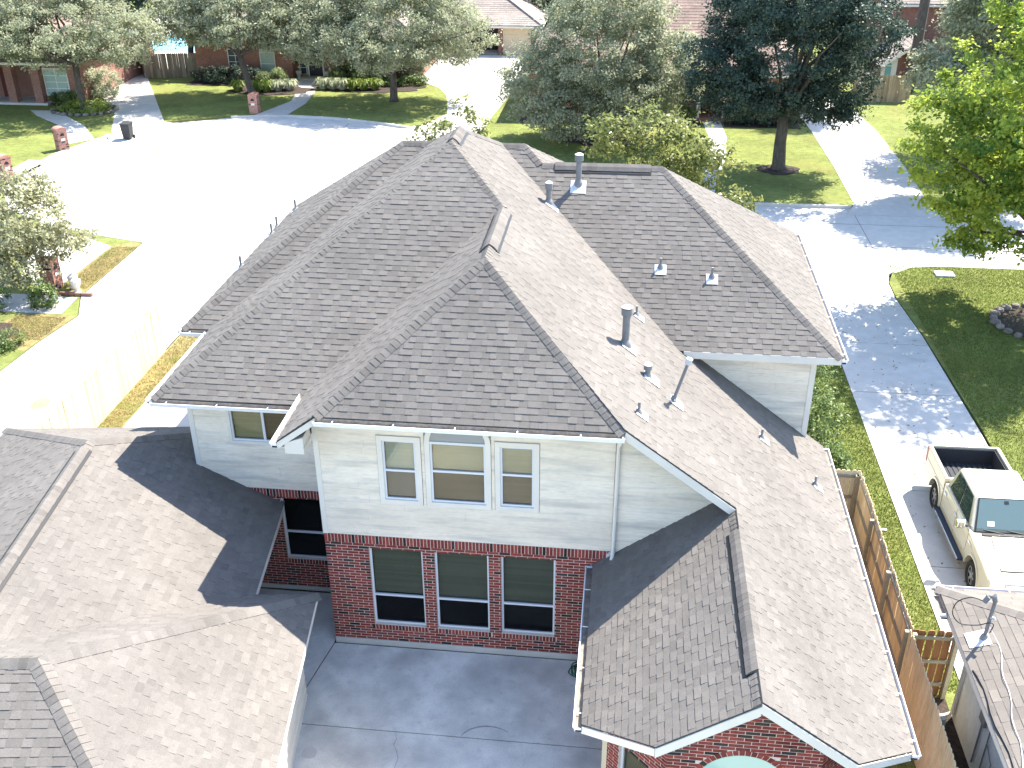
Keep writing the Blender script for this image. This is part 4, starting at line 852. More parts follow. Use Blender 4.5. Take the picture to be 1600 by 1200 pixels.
        m = MB().tube([(s*.97, .95, 1.3), (s*1.12, .98, 1.34)], .03, 8).build('mirror_arm', bl, T)
        MB().box(*sorted((s*1.06, s*1.3)), .92, 1.06, 1.27, 1.53).build('wing_mirror', chrome, T, bevel=(.05, 3)); MB().box(*sorted((s*1.08, s*1.28)), .913, .919, 1.3, 1.5).build('mirror_glass', gl, T)
        MB().box(*sorted((s*.62, s*.96)), 2.9, 3.0, .82, 1.02).build('headlight', lens, T, bevel=(.03, 2)); MB().box(*sorted((s*.88, s*1.0)), -2.985, -2.85, .85, 1.3).build('tail_light', red, T, bevel=(.02, 2))
        for cy, nm in ((yr, 'rear'), (yf, 'front')):
            w_ = MB(); prof = [(.25, -.13), (.34, -.135), (.385, -.11), (.395, -.05), (.395, .05), (.385, .11), (.34, .135), (.25, .13)]; n = 28; v_ = []
            for r_, x_ in prof:
                for k in range(n): t = 2*math.pi*k/n; v_.append((s*.86+x_, cy+r_*math.cos(t), .395+r_*math.sin(t)))
            K = len(prof); w_.add(v_, [(i*n+j, i*n+(j+1) % n, ((i+1) % K)*n+(j+1) % n, ((i+1) % K)*n+j) for i in range(K) for j in range(n)])
            W_ = w_.build('wheel', tyre, T, smooth=True)
            r = MB(); xs = s*.86+s*.1
            for k in range(n): t0, t1 = 2*math.pi*k/n, 2*math.pi*(k+1)/n; r.add([(xs, cy+a_*math.cos(t), .395+a_*math.sin(t)) for a_, t in ((.26, t0), (.21, t0), (.21, t1), (.26, t1))], [(0, 1, 2, 3)])
            for k in range(6):
                t = 2*math.pi*k/6; d = np.array((0, math.cos(t), math.sin(t))); e = np.array((0, -math.sin(t), math.cos(t))); r.obox(np.array((xs-s*.03, cy, .395))+d*.04-e*.03, d*.19, e*.06, (s*.03, 0, 0))
            r.tube([(xs-s*.05, cy, .395), (xs+s*.01, cy, .395)], .07, 12); r.build('rim', mat('alloy', (.5, .5, .5), rough=.3, metal=.8), W_)
            MB().tube([(s*.62, cy, .395), (s*.9, cy, .395)], .2, 14).build('brake_hub', bl, W_)
    MB().box(-.97, .97, 2.95, 3.08, .42, .66).build('front_bumper', chrome, T, bevel=(.04, 3)); MB().box(-.97, .97, -3.1, -2.95, .5, .68).build('rear_bumper', chrome, T, bevel=(.03, 3))
    MB().box(-.6, .6, 2.96, 3.01, .7, 1.02).build('grille', chrome, T, bevel=(.02, 2))
    MB().prism([(-.83, 1.3, 1.264), (.83, 1.3, 1.264), (.83, 1.312, 1.264), (-.83, 1.312, 1.264)], (0, 0, .012)).box(-.84, -.828, 1.3, 2.7, 1.1, 1.2).build('hood_seam', bl, T)
    MB().box(-.7, .7, 1.2, 1.3, 1.262, 1.285).build('cowl_vent', bl, T)
    MB().prism([(-.5, 1.35, 1.268), (.5, 1.35, 1.268), (.62, 2.6, 1.165), (-.62, 2.6, 1.165)], (0, 0, .022)).build('hood_bulge', paint, T, bevel=(.03, 3))
    for x_ in (-.45, .15): MB().tube([(x_, 1.22, 1.29), (x_+.5, 1.12, 1.335)], .01, 5).build('wiper', bl, T)
    MB().lathe((.35, .93, 1.32), [(.02, 0), (.12, .02), (.13, .06), (.02, .09)], 12).build('dashboard_item', M_WHITE, T)
    return T
truck()
g = MB().lathe((16.9, 6.95, .69), [(.02, 0), (.15, .03), (.17, .1), (.1, .2), (.03, .26)], 10); single(g.build('red_bag', mat('red_cloth', (.4, .05, .04), rough=.8)), 'small red bag lying in the bed of the pickup truck', 'bag')

# red parked car, mostly behind the maple leaves
def car(loc, rz):
    T = thing('parked_car', 'red parked car half hidden by the yellow green tree across the street', 'car', loc); T['local'] = 1; T.rotation_euler = (0, 0, rz)
    paint = mat('red_car_paint', (.42, .05, .045), rough=.25, spec=.5, coat=.5); gl = MATS['car_glass']
    ar = lambda cy: [(cy-.36*math.cos(t), .32+.36*math.sin(t)) for t in [math.pi*i/8 for i in range(9)]]
    P = [(-2.2, .3)]+ar(-1.35)+[(-.9, .25)]+ar(1.35)+[(2.15, .3), (2.3, .55), (2.2, .72), (.95, .95), (-1.7, 1.0), (-2.25, .9)]
    MB().prism([(-.9, y, z) for y, z in P], (1.8, 0, 0)).build('body', paint, T, bevel=(.06, 3, 30))
    vs = [(-.84, -1.65, .97), (.84, -1.65, .97), (.84, .95, .95), (-.84, .95, .95), (-.62, -1.05, 1.42), (.62, -1.05, 1.42), (.62, .15, 1.44), (-.62, .15, 1.44)]
    MB().add(vs, [(0, 1, 5, 4), (1, 2, 6, 5), (2, 3, 7, 6), (3, 0, 4, 7), (4, 5, 6, 7), (3, 2, 1, 0)]).build('cabin', paint, T, bevel=(.06, 3, 20))
    for i, j in ((0, 1), (1, 2), (2, 3), (3, 0)):
        A, B, C, D = (np.array(vs[k], float) for k in (i, j, j+4, i+4)); n = np.cross(B-A, D-A); n /= np.linalg.norm(n)
        f = lambda u, v: (A*(1-u)+B*u)*(1-v)+(D*(1-u)+C*u)*v+n*.004
        MB().prism([f(.08, .1), f(.92, .1), f(.92, .9), f(.08, .9)], n*.005).build('car_window', gl, T)
    for sx in (-1, 1):
        for cy in (-1.35, 1.35):
            Wl = MB().tube([(sx*.7, cy, .32), (sx*.9, cy, .32)], .32, 18).build('wheel', MATS['tyre_rubber'], T); MB().tube([(sx*.9, cy, .32), (sx*.91, cy, .32)], .2, 14).build('rim', MATS['alloy'], Wl)
        MB().box(*sorted((sx*.5, sx*.85)), 2.17, 2.27, .55, .68).build('headlight', MATS['lamp_lens'], T)
car((27.4, 36.6, -.14), .3)

# ------------------------------------------------------------------ small street things
def mailbox(x, y, rz, label, h=1.25):
    T = thing('brick_mailbox', label, 'mailbox', (x, y, GZ), 'brick mailboxes around the cul-de-sac'); T['local'] = 1; T.rotation_euler = (0, 0, rz)
    MB().box(-.3, .3, -.3, .3, 0, h).build('pillar', M_MORT, T); br = MB(); q = random.Random(int(x*10))
    z = .01; k = 0
    while z < h-.05:
        for (ox, oy, ex, ey) in ((-.3, -.3, 1, 0), (.3, -.3, 0, 1), (.3, .3, -1, 0), (-.3, .3, 0, -1)):
            a = -.1*(k % 2)
            while a < .6:
                a0, a1 = max(0, a), min(.6, a+.19)
                if a1-a0 > .02: br.obox((ox+ex*a0, oy+ey*a0, z), (ex*(a1-a0), ey*(a1-a0), 0), (ey*.012, -ex*.012, 0), (0, 0, .066), q.random(), 1 if q.random() < .08 else 0)
                a += .2
        z += .077; k += 1
    br.build('bricks', [M_MBR, M_BRICKD], T, kind='stuff')
    c = MB(); n = 10
    c.prism([(.33*math.cos(math.pi*i/n), -.33, h+.16*math.sin(math.pi*i/n)) for i in range(n+1)], (0, .66, 0)); c.build('arched_cap', M_MBR, T)
    MB().prism([(.13*math.cos(math.pi*i/n), -.318, .9+.16*math.sin(math.pi*i/n)) for i in range(n+1)], (0, -.02, 0)).build('mail_door', M_BLACK, T)
    MB().box(-.13, .13, -.33, -.313, .6, .74).build('number_plaque', M_WHITE, T)
mailbox(-28.4, 41.1, .9, 'brick mailbox between the left front walk and the kerb'); mailbox(-28.5, 34.9, 1.1, 'brick mailbox at the left edge below the storm drain'); mailbox(-19.6, 51.3, 0, 'brick mailbox with white plaque at the curb beside the far front walk')
mailbox(-17.9, 20.2, 1.5, 'brick mailbox under the pale tree near the left edge')
T = thing('wheelie_bin', 'dark grey wheeled rubbish bin standing at the end of the left driveway', 'bin', (-25.65, 44.3, SZ+.01))
x, y, z = -25.65, 44.3, SZ+.01
MB().add([(x-.24, y-.24, z+.06), (x+.24, y-.24, z+.06), (x+.24, y+.24, z+.06), (x-.24, y+.24, z+.06), (x-.3, y-.32, z+.98), (x+.3, y-.32, z+.98), (x+.3, y+.32, z+.98), (x-.3, y+.32, z+.98)], [(0, 3, 2, 1), (0, 1, 5, 4), (1, 2, 6, 5), (2, 3, 7, 6), (3, 0, 4, 7), (4, 5, 6, 7)]).build('bin_body', mat('bin_plastic', (.035, .037, .04), rough=.6), T, bevel=(.03, 2))
MB().prism([(x-.32, y-.36, z+.98), (x+.32, y-.36, z+.98), (x+.32, y+.34, z+1.02), (x-.32, y+.34, z+1.02)], (0, 0, .05)).build('lid', MATS['bin_plastic'], T, bevel=(.02, 2)); MB().tube([(x-.3, y+.4, z+.95), (x+.3, y+.4, z+.95)], .02, 6).build('handle', M_BLACK, T)
for s in (-1, 1): MB().tube([(x+s*.25, y+.26, z+.12), (x+s*.32, y+.26, z+.12)], .12, 12).build('wheel', M_BLACK, T)
T = thing('storm_drain', 'white concrete storm drain inlet with black slot in the left kerb', 'drain', (-28.5, 37.3, SZ))
MB().obox((-29.3, 35.9, BZ), (.1, 2.6, 0), (1.1, -.04, 0), (0, 0, .26)).build('inlet_slab', M_CONC, T, bevel=(.02, 2)); MB().obox((-28.205, 36.3, SZ+.02), (.06, 1.8, 0), (.03, 0, 0), (0, 0, .14)).build('inlet_slot', M_DARK, T)
T = thing('utility_cover', 'small white utility cover set in the right hand lawn near the street', 'cover', (20.35, 25.46, GZ)); MB().box(19.95, 20.75, 25.2, 25.75, GZ-.05, GZ+.09).build('cover_frame', M_LEAD, T, bevel=(.02, 2)); MB().box(20.02, 20.68, 25.26, 25.69, GZ+.09, GZ+.105).build('lid', M_GUT, T)
T = thing('garden_hose', 'coiled green garden hose at the foot of the brick wall below the gutter', 'hose', (5.95, -.42, 0))
hm = mat('green_hose', (.012, .09, .045), rough=.45)
for k, (ra, rb_, hz) in enumerate(((.34, .26, .02), (.3, .3, .05), (.36, .24, .08), (.27, .27, .11), (.32, .22, .14), (.3, .28, .17))):
    MB().tube([(5.98+.05*math.sin(k*2.1)+ra*math.cos(t), -.44+.04*math.cos(k*1.7)+rb_*math.sin(t), hz+.03*math.sin(3*t+k)) for t in [2*math.pi*i/22 for i in range(23)]], .014, 6).build('hose_coil', hm, T)
T = thing('marker_stake', 'small white marker lying in the grass strip beside the cedar fence', 'marker', (13.9, 6.1, GZ)); MB().box(13.82, 14.0, 6.06, 6.14, GZ, GZ+.05).build('stake', M_GUT, T, bevel=(.01, 1))
# stone edged left bed and white things beside it
T = thing('bed_edging', 'low brick edging round the small shrub bed by the left walk', 'edging', (-16.9, 17.8, GZ))
for i in range(9): MB().box(-18.1+.26*i, -17.86+.26*i, 19.42, 19.54, GZ, GZ+.14, R.random()).build('brick', M_MBR, T)
T = thing('garden_ornament', 'pair of white garden ornaments beside the small shrub at the left', 'ornament', (-16.6, 19.8, GZ))
for (x, y) in ((-16.55, 19.7), (-16.95, 20.2)): MB().lathe((x, y, GZ), [(.16, 0), (.18, .1), (.1, .2), (.2, .45), (.22, .6), (.05, .7)], 12).build('urn', M_WHITE, T)
# tree ring of stones
for nm, lab, cx, cy, rx, ry, n in (('stone_ring', 'ring of rough stones edging the bed under the far left tree', -31.9, 50.9, 2.25, 1.55, 26), ('stone_ring', 'ring of pale rocks edging the mulch bed on the right hand lawn', 23., 20.5, 1.95, 1.8, 26), ):
    T = thing(nm, lab, 'edging', (cx, cy, GZ), 'stone rings round tree beds')
    for i in range(n):
        t = 2*math.pi*i/n; q = Vector((cx+rx*math.cos(t), cy+ry*math.sin(t), GZ)); s_ = R.uniform(.16, .24)
        MB().lathe(q, [(s_*.8, -.02), (s_, .06), (s_*.8, .15), (s_*.3, .19)], 7, R.random()).build('stone', mat('edging_stone', (.1, .085, .075), (.22, .19, .16), rough=.9, nz=((8, .2),)), T)
sheet('pool_deck', [(-44, 64.8), (-24, 65.4), (-24, 92), (-44, 92)], GZ+.002, M_CONC, -.02)
sheet('pool_water', [(-38.5, 73), (-28.5, 73), (-28.5, 83), (-38.5, 83)], GZ+.03, mat('pool_water', (.06, .36, .42), rough=.1, spec=.6, nz=((2, .08),)), -.006)
# ------------------------------------------------------------------ vegetation
RN = np.random.default_rng(5)
def leaf_mesh(name, C, size, tone, mats, up=.55, out=None, aspect=.62):
    """one quad per leaf clump at centres C"""
    n = len(C); N = RN.normal(size=(n, 3)); N /= np.linalg.norm(N, axis=1)[:, None]; N = N*.75+np.array([0, 0, up])
    if out is not None: N = N+out*.5
    N /= np.linalg.norm(N, axis=1)[:, None]; A = np.cross(N, RN.normal(size=(n, 3))); A /= np.linalg.norm(A, axis=1)[:, None]; B = np.cross(N, A)
    s = (size*RN.uniform(.6, 1.35, n))[:, None]; a = A*s*.5; b = B*s*.5*aspect
    V = np.empty((n, 4, 3)); V[:, 0] = C-a; V[:, 1] = C+b*1.0-a*.1+N*s*.08; V[:, 2] = C+a; V[:, 3] = C-b-a*.1+N*s*.08
    me = bpy.data.meshes.new(name); me.vertices.add(4*n); me.vertices.foreach_set('co', V.reshape(-1)); me.loops.add(4*n); me.loops.foreach_set('vertex_index', np.arange(4*n, dtype=np.int32))
    me.polygons.add(n); me.polygons.foreach_set('loop_start', np.arange(0, 4*n, 4, dtype=np.int32))
    try: me.polygons.foreach_set('loop_total', np.full(n, 4, dtype=np.int32))
    except Exception: pass
    me.update(calc_edges=True); at = me.attributes.new('tone', 'FLOAT', 'FACE'); at.data.foreach_set('value', np.clip(tone, 0, 1).astype(np.float32)); me.materials.append(mats)
    me.validate(); return me
def leaf_mat(nm, c1, c2, tl=.3, rough=.5): return mat(nm, c1, c2, rough=rough, spec=.2, transl=tl, nz=((.5, .15),))
L_OAK = leaf_mat('live_oak_leaf', (.24, .26, .16), (.42, .44, .295), .56)  # leaf colours lifted to carry hazy glare over the far oaks
L_DOAK = leaf_mat('dark_oak_leaf', (.024, .05, .042), (.09, .125, .085), .3)
L_MAPLE = leaf_mat('maple_leaf', (.07, .15, .03), (.46, .52, .085), .56)
L_MAG = leaf_mat('magnolia_leaf', (.08, .11, .03), (.32, .33, .11), .45, .35)
L_PALE = leaf_mat('overexposed_leaf', (.2, .205, .1), (.5, .49, .31), .5)  # overexposed sunlight put into the leaf colour
L_SHRUB = leaf_mat('shrub_leaf', (.03, .07, .018), (.17, .22, .07), .25, .4)
L_BOX = leaf_mat('sunlit_boxwood_leaf', (.09, .13, .05), (.25, .3, .13), .3)  # boxwood tone brightened to paint sunlight onto the far bed
L_BRIGHT = leaf_mat('bright_leaf', (.1, .16, .03), (.32, .38, .09), .35)
L_SILVER = leaf_mat('sunlit_silver_leaf', (.26, .3, .18), (.55, .56, .4), .35)  # silver tone raised to paint in sun that tree shade blocks
def blob_pts(blobs, nclump, per, clr, low=.45, flat=.6, seed=0):
    rn = np.random.default_rng(seed); C = []; T = []; O = []
    vol = np.array([b[3]*b[4]*b[5] for b in blobs])**.67; vol = vol/vol.sum()
    for b, f in zip(blobs, vol):
        k = max(3, int(nclump*f)); d = rn.normal(size=(k, 3)); d /= np.linalg.norm(d, axis=1)[:, None]; r = low+(1.03-low)*rn.random(k)**.6
        cc = np.array(b[:3])+d*r[:, None]*np.array(b[3:6]); cr = clr*rn.uniform(.6, 1.4, k); ct = rn.normal(.5, .16, k)
        m = rn.poisson(per*(cr/clr)**1.6)+4; idx = np.repeat(np.arange(k), m); q = rn.normal(size=(len(idx), 3))*np.array([.5, .5, .5*flat])
        C.append(cc[idx]+q*cr[idx][:, None]); O.append(d[idx]); T.append(ct[idx]+rn.normal(0, .17, len(idx))+.12*q[:, 2])
    return np.concatenate(C), np.concatenate(T), np.concatenate(O)
def tree(name, label, base, blobs, m, trunk_r, nclump=220, per=90, clr=.55, size=.2, cat='tree', group=None, fork=.35, lean=(0, 0), seed=1, bark=None, limbs=True, low=.45, minz=None):
    T = thing(name, label, cat, base, group); q = random.Random(seed); B = np.array(base, float)
    C, tn, O = blob_pts(blobs, nclump, per, clr, low, seed=seed)
    if minz is not None: k = C[:, 2] > minz; C, tn, O = C[k], tn[k], O[k]
    o = bpy.data.objects.new('crown', leaf_mesh('crown', C, size, tn, m, out=O)); link(o, T)
    zc = np.mean([b[2] for b in blobs]); F = B+np.array([lean[0], lean[1], max(.5, (zc-B[2])*fork)])
    t = MB(); t.tube([B-np.array([0, 0, .15]), B+np.array([0, 0, .25]), B+(F-B)*.5+np.array([q.gauss(0, .06), q.gauss(0, .06), 0]), F], [trunk_r*1.5, trunk_r*1.08, trunk_r*.92, trunk_r*.85], 10)
    if limbs:
        for b in blobs:
            for k in range(3):
                E = np.array(b[:3])+np.array([q.gauss(0, b[3]*.45), q.gauss(0, b[4]*.45), q.gauss(0, b[5]*.3)]); r0 = trunk_r*.55*q.uniform(.6, 1)
                M1 = F+(E-F)*.4+np.array([q.gauss(0, .25), q.gauss(0, .25), .35*abs(q.gauss(0, 1))]); t.tube([F-(F-B)*.06, M1, F+(E-F)*.72+np.array([q.gauss(0, .2), q.gauss(0, .2), .1]), E], [r0, r0*.65, r0*.4, r0*.12], 6, caps=False)
    t.build('trunk', bark or M_BARK, T, smooth=True); return T
tree('live_oak_tree', 'grey green oak with forked trunk in the middle of the far lawn', (-10.7, 55.7, GZ), [(-11, 55.5, 5.3, 5.4, 5, 2.7), (-15.2, 55.5, 4.6, 3.4, 3.5, 2.1), (-6.6, 56, 4.7, 3.3, 3.5, 2.1), (-10.6, 52.6, 4.2, 4.4, 2.2, 1.6), (-10, 57, 8, 5, 4, 2.4), (-15, 58, 7, 3.5, 3, 2.4)], L_OAK, .27, 1200, 75, .5, .165, seed=3, fork=.42)
tree('live_oak_tree', 'grey green oak with slanting pale trunk above the flower bed and white plaque mailbox', (-21.6, 56.4, GZ), [(-22, 56.4, 5.6, 4.8, 4.4, 2.2), (-18.4, 56, 5.1, 3.2, 3, 2.1), (-25.8, 56.4, 5.6, 3.2, 3, 2), (-21, 58, 8, 5, 4, 2.4)], L_OAK, .25, 950, 75, .5, .165, seed=4, lean=(-.6, 0), fork=.5)
tree('live_oak_tree', 'broad grey green oak with slim trunk in the stone ringed bed at the far left', (-31.9, 50.9, GZ), [(-33, 50.8, 5.5, 5.5, 5, 2.6), (-38.5, 51, 5.6, 4.5, 4.5, 2.5), (-28.4, 50.6, 5.0, 3.2, 3, 1.8), (-35, 53, 8.2, 6, 4, 2.6), (-31.5, 54.5, 7.6, 3, 3, 1.6)], L_OAK, .24, 1100, 75, .5, .165, seed=5, fork=.5)
tree('live_oak_tree', 'oak crown hanging over the brick porch at the upper left corner', (-41.5, 47, GZ), [(-41, 47, 5.8, 4.5, 4, 2.2), (-38.5, 48.4, 5.2, 2.6, 2.4, 1.4), (-44, 46, 7, 4, 4, 2.4)], L_OAK, .27, 420, 60, .55, .2, seed=6)
tree('live_oak_tree', 'large drooping grey green oak in front of the brown roofed brick house', (4.6, 47.2, GZ), [(4.6, 46.8, 5, 4.8, 4.4, 3.3), (.9, 46.2, 3.4, 2.5, 2.5, 2.7), (8.4, 46.2, 4.4, 2.3, 2.8, 2.7), (5, 47.4, 8, 3.8, 3.8, 2.4), (2.6, 44.2, 2.2, 2.6, 1.7, 1.7), (6.6, 44.2, 3.4, 2.6, 2, 2)], L_OAK, .3, 1200, 75, .48, .16, seed=8, fork=.3)
tree('dark_oak_tree', 'dark green oak with stout trunk in a round bed beside the right driveway', (15, 41.1, GZ), [(14.3, 41.3, 6.3, 4.5, 4.2, 3.2), (17.9, 41.4, 5.3, 2.1, 2.4, 2.2), (11.4, 41.6, 5.2, 2.3, 2.8, 2.5), (14.6, 41.2, 9.4, 4, 4, 2.7), (18.6, 39, 8.2, 2.0, 2.2, 1.7), (15, 41.2, 12.2, 3.6, 3.6, 2.2), (17, 40.4, 3.6, 1.9, 1.7, 1.2), (13, 40.2, 3.9, 2.2, 1.6, 1.2)], L_DOAK, .36, 950, 100, .5, .165, seed=9, fork=.45)
tree('maple_tree', 'yellow green broadleaf tree overhanging the street at the right edge', (23.0, 20.5, GZ), [(22.2, 21.6, 8.2, 4.6, 4.6, 3.4), (19.1, 22.4, 6.7, 2.5, 2.8, 2.2), (21.2, 22, 4.6, 3.2, 3.2, 1.9), (22.4, 21, 11.6, 3.6, 3.6, 2.2), (20.6, 23.6, 3.0, 1.5, 1.6, 1.2), (24.5, 21, 6, 3.4, 3.4, 3.2)], L_MAPLE, .24, 680, 72, .46, .2, seed=10, fork=.42)
tree('street_tree', 'grey green street tree rising behind the yellow green tree across the street', (26.3, 37.6, GZ), [(26.4, 38, 10.2, 3.9, 3.8, 3), (24.2, 37.3, 9.4, 2.3, 2.6, 2.1), (25.6, 36.8, 6.2, 4, 3.4, 1.8), (21.6, 36.4, 6.4, 1.6, 1.8, 1.2)], L_OAK, .28, 700, 62, .55, .2, seed=12)
tree('live_oak_tree', 'far grey green tree half hidden beside the tall bare pine trunk', (27, 45.4, GZ), [(27.0, 45.6, 7.6, 3.2, 3.6, 2.8), (25.6, 44, 6, 1.9, 2.4, 1.7), (29.5, 46.5, 9, 3.2, 3.4, 2.4)], L_OAK, .27, 420, 62, .55, .2, seed=13)
tree('magnolia_tree', 'airy sunlit tree with olive leaves standing behind the right roof ridge', (7.6, 20.9, GZ), [(7.4, 21, 6.4, 2.2, 2, 1.5), (5.9, 21, 6.8, 1.2, 1.2, .9), (9.2, 20.8, 5.9, 1.3, 1.3, 1.1), (7.8, 20.6, 5, 2, 1.8, 1), (10.6, 20.5, 4.4, .8, .8, .6)], L_MAG, .11, 260, 26, .36, .17, seed=14, fork=.5, low=.25)
tree('small_tree', 'sparse small tree poking up behind the main roof peak', (-.6, 20.6, GZ), [(-1.2, 20.9, 6.7, .8, .9, .7), (.3, 21, 7.0, .7, .7, .7), (-.4, 20.8, 6, 1.1, 1, .8), (-1.9, 20.8, 5.6, .5, .5, .4), (-.2, 21, 7.8, .35, .35, .35)], L_MAG, .07, 90, 20, .26, .16, seed=15, fork=.6, low=.2)
tree('small_tree', 'small tree in overexposed pale green over the left lawn beside the driveway', (-19.2, 20.6, GZ), [(-18.8, 20.4, 2.6, 1.9, 1.9, 1.5), (-17.0, 20.4, 2.2, 1.15, 1.2, .9), (-19.2, 22, 3.7, 1.3, 1.3, .9), (-20.3, 19.6, 2.2, 1.6, 1.5, 1.3), (-18.6, 18.9, 1.3, 1.2, .8, .7)], L_PALE, .09, 260, 45, .4, .16, seed=16, fork=.4, low=.3)
tree('dark_oak_tree', 'dark tree with forked black trunk leaning beside the turquoise pool', (-29.9, 65.5, GZ), [(-31.5, 66, 6.9, 3.4, 3, 2), (-28, 66, 6.2, 3, 3, 2.2), (-34, 66.5, 7.2, 2.6, 2.6, 1.6)], L_DOAK, .25, 300, 70, .55, .24, seed=17, fork=.45, lean=(.5, 0))
tree('pine_tree', 'tall bare pine trunk in front of the two storey brick house', (27.0, 62.4, GZ), [(27, 62.4, 19, 2.6, 2.6, 1.8), (27.2, 62.2, 21, 2, 2, 1.6)], L_DOAK, .36, 120, 60, .5, .25, seed=18, fork=.93)
for i, (x, y, h, r) in enumerate(((-52, 70, 8, 6), (-44, 82, 9, 6), (-30, 90, 9, 6), (-18, 92, 8, 6), (2.5, 85, 7, 5), (12, 96, 9, 6), (22, 88, 9, 5), (33, 84, 9, 6), (42, 76, 9, 6), (36, 62, 8, 5), (-6, 98, 9, 6), (48, 92, 10, 7), (-2, 84, 6, 4), (7, 80, 6, 4.5), (17, 78, 7, 5))):
    tree('background_tree', ['dense tree beyond the brick porch at the far left', 'tall tree behind the far left oak', 'tree beyond the pool at the back', 'tree behind the far brick house', 'green tree right behind the far garage', 'tree behind the brown roof', 'tree behind the dark oak at the back', 'tree behind the two storey brick house', 'tree at the back right corner', 'grey tree behind the yellow green crown', 'tree beyond the far garage roof', 'tall tree at the far right back', 'low tree just left behind the far garage ridge', 'dense tree between the far garage and the brown roof', 'dense tree behind the ridge of the brown roof'][i], (x, y, GZ),
         [(x, y, h*.62, r, r*.9, h*.4), (x+r*.5, y-1, h*.5, r*.6, r*.6, h*.3)], (L_OAK, L_DOAK)[i % 2], .3, 240, 45, .8, .36, seed=30+i, group='trees behind the far houses')
def shrub(name, label, blobs, m, nclump=60, per=50, clr=.25, size=.1, group=None, cat='shrub', base=None, low=.6, seed=1, stem=True):
    b0 = blobs[0]; T = thing(name, label, cat, base or (b0[0], b0[1], GZ), group)
    C, tn, O = blob_pts(blobs, nclump, per, clr, low, .8, seed); k = C[:, 2] > GZ; link(bpy.data.objects.new('foliage', leaf_mesh('foliage', C[k], size, tn[k], m, out=O[k])), T)
    if stem: MB().tube([(b0[0], b0[1], GZ-.05), (b0[0], b0[1], b0[2]+b0[5]*.4)], [.05, .02], 6).build('stem', M_BARK, T)
    return T
shrub('tall_shrub', 'tall bushy green shrub against the right end wall of the house', [(12.15, 9.0, 1.3, .75, 1.8, 1.5), (12.2, 10.6, 1.4, .75, 1.4, 1.5), (12.3, 7.4, .9, .8, 1.2, 1.0)], L_SHRUB, 260, 55, .26, .1, seed=41)
TP = [(-16.4, 61.0, .5), (-15.7, 62.2, .62), (-15.1, 63.4, .75), (-14.3, 60.9, .58), (-13.4, 61.5, .8), (-21.6, 59.3, .5), (-20.7, 59.8, .58)]
NM = ['leftmost clipped round bush right of the far front door', 'second clipped round bush right of the far front door', 'rearmost clipped round bush in the far flower bed', 'small clipped round bush at the front of the far bed', 'largest clipped round bush beside the oak trunk', 'clipped round bush left of the far walk nearest the oak trunk', 'clipped round bush left of the far walk nearest the door']
for i, (x, y, r) in enumerate(TP): shrub('topiary_ball', NM[i], [(x, y, GZ+r*1.15, r, r, r)], L_BOX, 60, 45, .2, .1, 'clipped round bushes in the far bed', low=.93, seed=50+i)
def grassclump(name, label, x, y, r, h, m, n=260, group=None, seed=1):
    T = thing(name, label, 'plant', (x, y, GZ), group); q = random.Random(seed); b = MB()
    for i in range(n):
        t = q.uniform(0, 6.283); k = q.uniform(.3, 1)*r; s = q.uniform(.015, .03)*2; bx, by = x+.35*k*math.cos(t), y+.35*k*math.sin(t); hz = h*q.uniform(.6, 1.05); a = np.array((-math.sin(t), math.cos(t), 0))*s
        p0 = np.array((bx, by, GZ)); p1 = np.array((x+.75*k*math.cos(t), y+.75*k*math.sin(t), GZ+hz)); p2 = np.array((x+1.15*k*math.cos(t), y+1.15*k*math.sin(t), GZ+hz*.62))
        b.add([p0-a, p0+a, p1+a, p1-a, p2], [(0, 1, 2, 3), (3, 2, 4)], q.random())
    b.build('leaves', m, T); return T
AG = [(-17.0, 59.3, 'pale'), (-16.2, 59.2, 'pale'), (-15.4, 59.1, 'pale'), (-14.6, 59.1, 'green'), (-13.8, 59.2, 'green'), (-13.0, 59.4, 'green'), (-19.4, 58.6, 'pale'), (-20.2, 58.3, 'pale'), (-21.0, 58.0, 'green'), (-21.6, 57.6, 'green'), (-23.2, 57.9, 'green')]
for i, (x, y, c) in enumerate(AG): grassclump('strap_leaf_plant', '%s strap leaf clump %s' % ('silvery' if c == 'pale' else 'bright green', ['first right of the far walk', 'second right of the far walk', 'third right of the far walk', 'in the middle of the far right bed', 'below the clipped round bushes', 'at the right end of the far bed', 'just left of the far walk', 'second left of the far walk', 'behind the white plaque mailbox', 'right of the slanting oak trunk', 'left of the slanting oak trunk'][i]), x, y, .75, .8, L_SILVER if c == 'pale' else L_BRIGHT, 240, 'strap leaf plants in the far bed', 70+i)
shrub('box_hedge', 'square clipped hedge with sunlit top behind the oak trunk', [(-12.8, 65.8, .7, 1.6, .8, .9), (-14, 66, .7, 1, .8, .9)], L_BRIGHT, 120, 40, .25, .14, low=.8, seed=81)
shrub('bush', 'rounded bush with pale top in front of the left brick window', [(-33.6, 54.6, .9, 1.5, 1.2, 1.1), (-32.2, 54.8, .9, 1.3, 1.1, 1.0)], L_SILVER, 140, 45, .26, .13, seed=82)
shrub('bush', 'low dark bush at the foot of the left porch pillar', [(-34, 52.4, .3, 1.2, .6, .5)], L_SHRUB, 70, 40, .22, .12, seed=83); shrub('ground_plants', 'green leafy plants inside the stone ringed bed at the far left', [(-31.9, 50.7, .1, 1.9, 1.2, .45)], L_BRIGHT, 110, 40, .24, .12, seed=84, stem=False)
shrub('bush', 'small green shrub in the brick edged bed by the left walk', [(-17.2, 18.2, .35, .55, .5, .65)], L_SHRUB, 50, 40, .18, .09, seed=85); shrub('bush', 'dark shrub at the left edge above the dry lawn', [(-19.2, 17.6, .35, .7, .8, .6)], L_SHRUB, 50, 40, .2, .09, seed=86)
